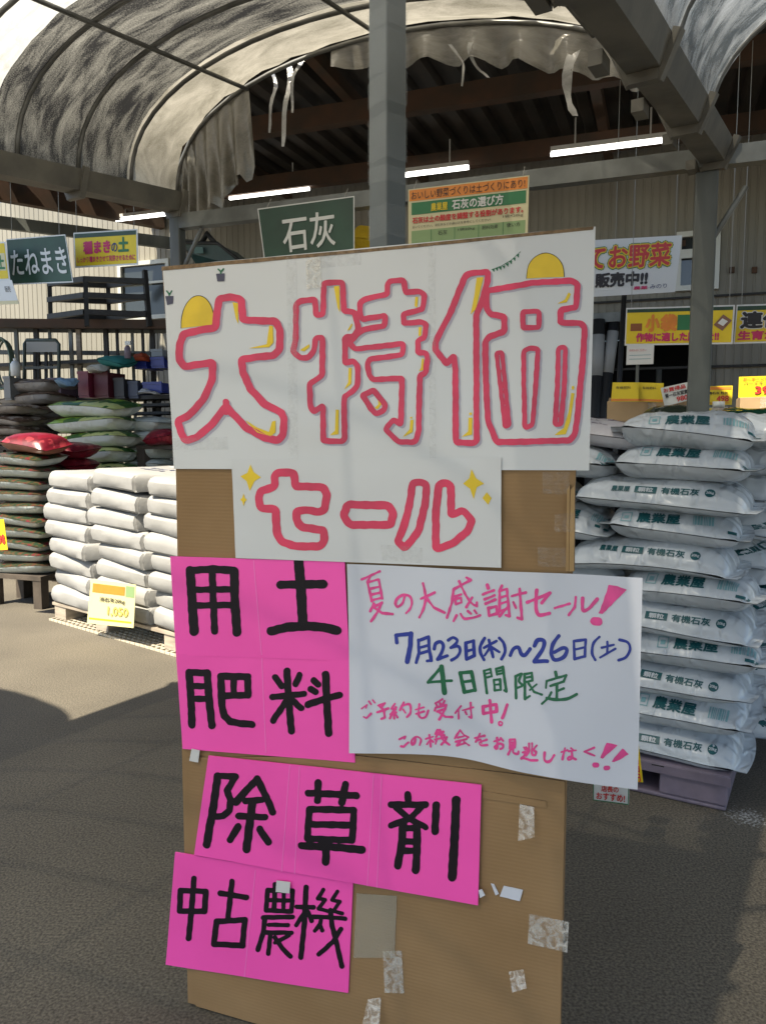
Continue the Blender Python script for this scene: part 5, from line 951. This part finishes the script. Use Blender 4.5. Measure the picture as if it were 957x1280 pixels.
# long tools leaning in the dark doorway
TG = 'long dark poles leaning in the doorway'
for lab, a, b, r in (('thick black rolled sheet leaning in the doorway nearest the large poster', (748, 400), (742, 520), .07), ('black rolled sheet leaning with a pale label in the doorway', (768, 395), (752, 520), .06), ('slim dark green pole standing in front of the white banner', (781, 345), (771, 520), .022)):
    d = 6.6 if r < .03 else 8.4; t = thing('rolled_sheet' if r > .03 else 'garden_pole', lab, 'roll' if r > .03 else 'pole', (P(*b, d).x, P(*b, d).y, 0), TG); top, bot = P(*a, d), P(*b, d); dv = (bot - top); k = -top.z / dv.z; bot = top + dv * k
    m = MB(); m.tube([bot, top], r, 12); m.build('shaft', mat('dark_roll', (.02, .022, .025), .5), t, True)
    if r > .03: m = MB(); m.tube([top.lerp(bot, .06), top.lerp(bot, .22)], r + .003, 12); m.build('paper_label', mat('dim_label', (.35, .36, .36), .5), t, True)
    else: m = MB(); m.tube([top, top + Z * .07], r * 1.5, 10); m.build('cap', BLACK, t, True)
t = thing('doorway_rack', 'dark metal rack standing inside the shadowy doorway', 'rack', tuple(bp_(du0 + .9, .6, 0)))
for u in (.35, .95, 1.5): m = MB(); m.bar(bp_(du0 + u, .5, 0), bp_(du0 + u, .5, 2.3), .05); m.build('upright', STEEL, t)
for z in (1.0, 1.45, 1.9): m = MB(); m.box(bp_(du0 + .92, .6, z), U, V, Z, 1.25, .4, .03); m.build('shelf', STEEL, t)
GG = 'dim goods on the doorway rack'
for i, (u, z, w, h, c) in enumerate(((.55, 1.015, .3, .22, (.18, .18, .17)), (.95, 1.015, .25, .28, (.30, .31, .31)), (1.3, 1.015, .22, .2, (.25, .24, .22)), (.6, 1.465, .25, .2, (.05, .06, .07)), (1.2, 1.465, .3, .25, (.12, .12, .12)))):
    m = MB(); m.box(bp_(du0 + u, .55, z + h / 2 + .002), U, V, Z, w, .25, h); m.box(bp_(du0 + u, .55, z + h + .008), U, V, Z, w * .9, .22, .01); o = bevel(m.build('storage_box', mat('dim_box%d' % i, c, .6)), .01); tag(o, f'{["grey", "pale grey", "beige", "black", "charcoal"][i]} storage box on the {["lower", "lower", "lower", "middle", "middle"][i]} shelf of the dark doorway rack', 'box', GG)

# ================================================================== RACKS AND CLUTTER ON THE LEFT
RU, RV = yaw(20)
rk0 = P(62, 400, 8.9)
rack = thing('steel_crate_frame', 'black steel slatted frame crate standing on the rack before the cream wall', 'frame', tuple(rk0))
def fr(px, py, d): return P(px, py, d)
fA, fB, fC, fD = 62, 107, 134, 187
def bars(name, pts, w, parent, m=BLACK): 
    for a, b in pts: MB().bar(a, b, w).build(name, m, parent)
bars('upright', [(fr(62, 350, 9.3), fr(64, 408, 9.3)), (fr(107, 346, 8.7), fr(109, 408, 8.7)), (fr(135, 352, 9.6), fr(137, 405, 9.6)), (fr(181, 338, 8.8), fr(187, 408, 8.8))], .05, rack)
for y0 in (349, 369, 390):
    bars('slat', [(fr(62, y0 + 6, 9.3), fr(107, y0, 8.7)), (fr(107, y0, 8.7), fr(183, y0 + 3, 8.8)), (fr(62, y0 + 5, 9.3), fr(135, y0 + 8, 9.6)), (fr(135, y0 + 8, 9.6), fr(183, y0 + 2, 8.8))], .06, rack)
lr = thing('long_rack', 'long dark steel rack with rails and tube uprights in front of the cream wall', 'rack', tuple(G(100, 640)))
for y, d, w in ((404, 9.0, .10), (412, 9.2, .05), (440, 9.4, .05)): MB().bar(fr(-40, y, d), fr(215, y + 2, d - .15), w).build('rail', RUST if w > .08 else STEEL, lr)
for x, w, mm in ((45, .05, BLACK), (62, .03, STEEL), (88, .04, GALV), (98, .05, WOOD), (132, .05, BLACK), (146, .03, BLACK), (165, .03, STEEL), (178, .03, BLACK), (190, .05, BLACK), (20, .04, STEEL)):
    a = fr(x, 405, 9.05); MB().bar(a, (a.x + .02, a.y, 0), w).build('upright', mm, lr)
for y in (455, 500): MB().box(fr(100, y, 9.2), U, V, Z, 2.9, .5, .04).build('shelf', BLACK, lr)
# hand truck
ht = thing('hand_truck', 'hand truck with a rounded pale handle loop behind the brown sacks', 'hand truck', tuple(fr(53, 520, 8.9)))
q = [fr(31, 520, 8.9), fr(31, 430, 8.9), fr(34, 425, 8.9), fr(70, 425, 8.8), (fr(74, 430, 8.8)), fr(74, 520, 8.8)]
MB().tube(q, .02, 8).build('handle', mat('dark_green_tube', (.04, .06, .05), .4), ht, True); MB().prism([fr(33, 427, 8.87), fr(72, 427, 8.8), fr(72, 440, 8.8), fr(33, 440, 8.87)], V * .01).build('back_plate', mat('grey_plate', (.30, .29, .26), .5), ht)
for x in (44, 58): MB().bar(fr(x, 440, 8.9), fr(x, 520, 8.9), .03).build('strut', BLACK, ht)
MB().bar(fr(31, 460, 8.9), fr(74, 459, 8.8), .03).build('crossbar', STEEL, ht)
# hose coil
hs = MB(); c = fr(8, 455, 8.8)
for k in range(4): hs.tube([c + U * (.12 + .012 * k) * math.cos(a * PI / 12) + Z * (.26 + .01 * k) * math.sin(a * PI / 12) - V * .03 * k for a in range(25)], .012, 6)
tag(hs.build('hose_coil', mat('green_hose', (.08, .13, .09), .4), None, True), 'coiled green hose hanging on the rack at the left picture edge', 'hose')
# crates and goods on rack shelves
def crate(lab, x0, y0, x1, y1, d, m, name='plastic_crate'):
    a, b = fr(x0, y1, d), fr(x1, y0, d); w = (b - a).dot(U); h = b.z - a.z; c = (a + b) / 2; t = thing(name, lab, 'tub' if 'tub' in lab else 'crate', (c.x, c.y, a.z), 'plastic crates on the rack'); k = .02
    MB().box(Vector((c.x, c.y, a.z + .01)) + V * .15, U, V, Z, w, .3, .02).build('base', m, t)
    for sx, sy, off in ((w, k, (0, 0)), (w, k, (0, .28))): MB().box(Vector((c.x, c.y, a.z + h / 2 + .012)) + V * off[1], U, V, Z, sx, sy, h - .02).build('side_wall', m, t)
    for i in (-1, 1): MB().box(Vector((c.x, c.y, a.z + h / 2 + .012)) + V * .14 + U * i * (w / 2 - k / 2), U, V, Z, k, .255, h - .022).build('end_wall', m, t)
    MB().box(Vector((c.x, c.y, a.z + h)) - V * .012, U, V, Z, w + .01, .012, .03).build('rim', m, t)
BLUE = mat('blue_plastic', (.015, .03, .22), .4, var=.15); RDP = mat('dark_red_plastic', (.16, .015, .035), .45, var=.2)
crate('blue crate right of the teal cloth on the rack', 166, 449, 186, 461, 8.6, BLUE); crate('blue crate beside the signboard edge on the rack', 187, 448, 208, 460, 8.5, BLUE)
crate('blue crate on the lower shelf near the signboard', 176, 479, 206, 491, 8.5, BLUE)
crate('dark red crate at left of a pair on the lower rack shelf', 96, 466, 114, 497, 8.6, RDP); crate('dark red crate at right of a pair on the lower rack shelf', 115, 466, 139, 497, 8.6, mat('maroon_plastic', (.09, .01, .02), .5))
crate('grey plastic tub above the blue crates', 188, 438, 206, 448, 8.7, mat('grey_tub', (.25, .28, .30), .5))
for i, (x0, y0, x1, y1, d, col, lab) in enumerate(((40, 478, 56, 500, 8.75, (.05, .05, .055), 'small black tub at the foot of the hand truck'), (58, 474, 80, 500, 8.75, (.14, .10, .13), 'mauve tub right of the hand truck handle'), (141, 474, 158, 498, 8.6, (.03, .03, .035), 'black tub right of the dark red crates'), (159, 478, 175, 498, 8.6, (.05, .06, .10), 'dark navy tub left of the lower blue crate'), (4, 472, 16, 500, 8.7, (.20, .20, .19), 'grey tub under the green hose coil'), (150, 440, 158, 452, 8.75, (.10, .08, .05), 'tiny brown tub behind the teal cloth'))):
    crate(lab, x0, y0, x1, y1, d, mat('tub_%d' % i, col, .5))
def cloth(lab, px, py, d, L, Wd, T, m, seed, name='folded_cloth'):
    vs, fs, fm = pillow(L, Wd, T, seed, 'A', 22, 14, .01, 3.0); o = local_mesh(name, vs, fs, m, None, True); c = fr(px, py, d); o.location = c; o.rotation_euler = (0, 0, R(-20)); tag(o, lab, 'cloth')
cloth('bunched teal cloth on the rack left of the blue crates', 148, 459, 8.5, .36, .3, .13, mat('teal_cloth', (.02, .16, .15), .7), 61); cloth('crumpled white cloth on the rack left of the teal cloth', 125, 464, 8.5, .22, .2, .08, mat('white_cloth', (.45, .44, .40), .8), 62); cloth('light blue rolled cloth in front of the dark red crates', 84, 482, 8.4, .24, .16, .09, mat('light_blue_cloth', (.16, .26, .36), .6), 63); cloth('orange red cloth lying on the blue crates', 177, 451, 8.55, .16, .14, .08, mat('orange_cloth', (.35, .06, .02), .7), 64)
cloth('white plastic wrap lying on the lower shelf near the signboard', 188, 492, 8.4, .26, .14, .04, mat('white_wrap', (.5, .5, .5), .4), 66)
c = fr(160, 448, 8.4); sp = thing('spray_bottle', 'white and purple spray bottle standing behind the teal cloth', 'bottle', tuple(c)); MB().tube([c, c + Z * .11, c + Z * .14], [.035, .035, .015], 10).build('body', mat('purple_plastic', (.10, .06, .30), .4), sp, True); MB().box(c + Z * .165 + U * .01, U, V, Z, .07, .025, .04).build('trigger_head', WB, sp)
c = fr(20, 470, 8.5); wb_ = MB(); wb_.tube([c, c + Z * .13, c + Z * .16], [.05, .05, .03], 10); wb_.tube([c + Z * .16, c + Z * .19], .02, 8); tag(wb_.build('white_bottle', WB, None, True), 'white plastic bottle beside the green hose coil', 'bottle')
# wheelbarrow tray turned on its side high on the rack
c = fr(258, 318, 8.4); tr = thing('tarp_bundle', 'dark green tray shaped bundle on the high shelf right of the left post', 'tray', tuple(c)); DG = mat('dark_green_tarp', (.02, .045, .04), .5, var=.2)
MB().prism([fr(229, 303, 8.5), fr(270, 304, 8.3), fr(300, 328, 8.2), fr(302, 334, 8.2), fr(246, 332, 8.4), fr(236, 316, 8.5)], V * .45).build('tray', DG, tr); MB().tube([fr(228, 303, 8.48), fr(272, 304, 8.28), fr(300, 326, 8.18)], .018, 8).build('rim', BLACK, tr, True); MB().tube([fr(252, 304, 8.5), fr(259, 292, 8.5), fr(268, 303, 8.4)], .03, 8).build('handle', BLACK, tr, True); MB().prism([fr(243, 309, 8.38), fr(254, 309, 8.36), fr(255, 317, 8.36), fr(244, 317, 8.38)], -V * .01).build('label', mat('dim_green_label', (.10, .17, .15), .5), tr)
hsf = thing('high_shelf', 'dark steel shelf on legs behind the large poster carrying the green tray', 'shelf', tuple(fr(262, 340, 8.4))); e = fr(262, 336, 8.5); MB().box(e + V * .2, U, V, Z, .9, .6, .04).build('shelf_board', BLACK, hsf)
for i in (-1, 1): MB().bar(e + U * i * .4 + V * .2 - Z * .021, Vector((e.x, e.y, 0)) + U * i * .4 + V * .2, .05).build('leg', BLACK, hsf)
# yellow hanging ornament beside the post
c = P(456, 297, 4.7); vs, fs, fm = pillow(.14, .12, .16, 88, 'A', 16, 12, .0, .5); o = local_mesh('yellow_plush', vs, fs, mat('yellow_plush', (.62, .42, .02), .9, bump=.5, bscale=90), None, True); o.location = (c.x, c.y, c.z - .09); tag(o, 'small round yellow plush hanging between the dark green banner and the tall post', 'plush')
# red bag beside the soil sacks
vs, fs, fm = pillow(.36, .3, .16, 71, 'A', 20, 12, .01, 1.6); o = local_mesh('soil_sack', vs, fs, REDP, None, True); q = P(206, 556, 7.9); o.location = q; o.rotation_euler = (0, 0, R(-20)); tag(o, 'dark red sack peeking out beside the signboard edge, right of the plain pale sacks', 'sack', RS)
stand(232, 7.75, .6, .45, q.z - .003, 'wooden stand under the dark red sack beside the signboard')
# pole on the right of the rear doorway: black stretch of rear shelving at mid left
dr_ = thing('low_shelving', 'black slatted low shelving unit between the pale sacks and the signboard', 'shelf', tuple(fr(195, 560, 8.6)))
for y in (497, 507, 517, 528): MB().box(fr(190, y, 8.8), U, V, Z, .75, .4, .03).build('slat_shelf', BLACK, dr_)
for x in (160, 198, 222): a = fr(x, 495, 8.75); MB().bar(a, (a.x, a.y, 0), .05).build('upright', BLACK, dr_)
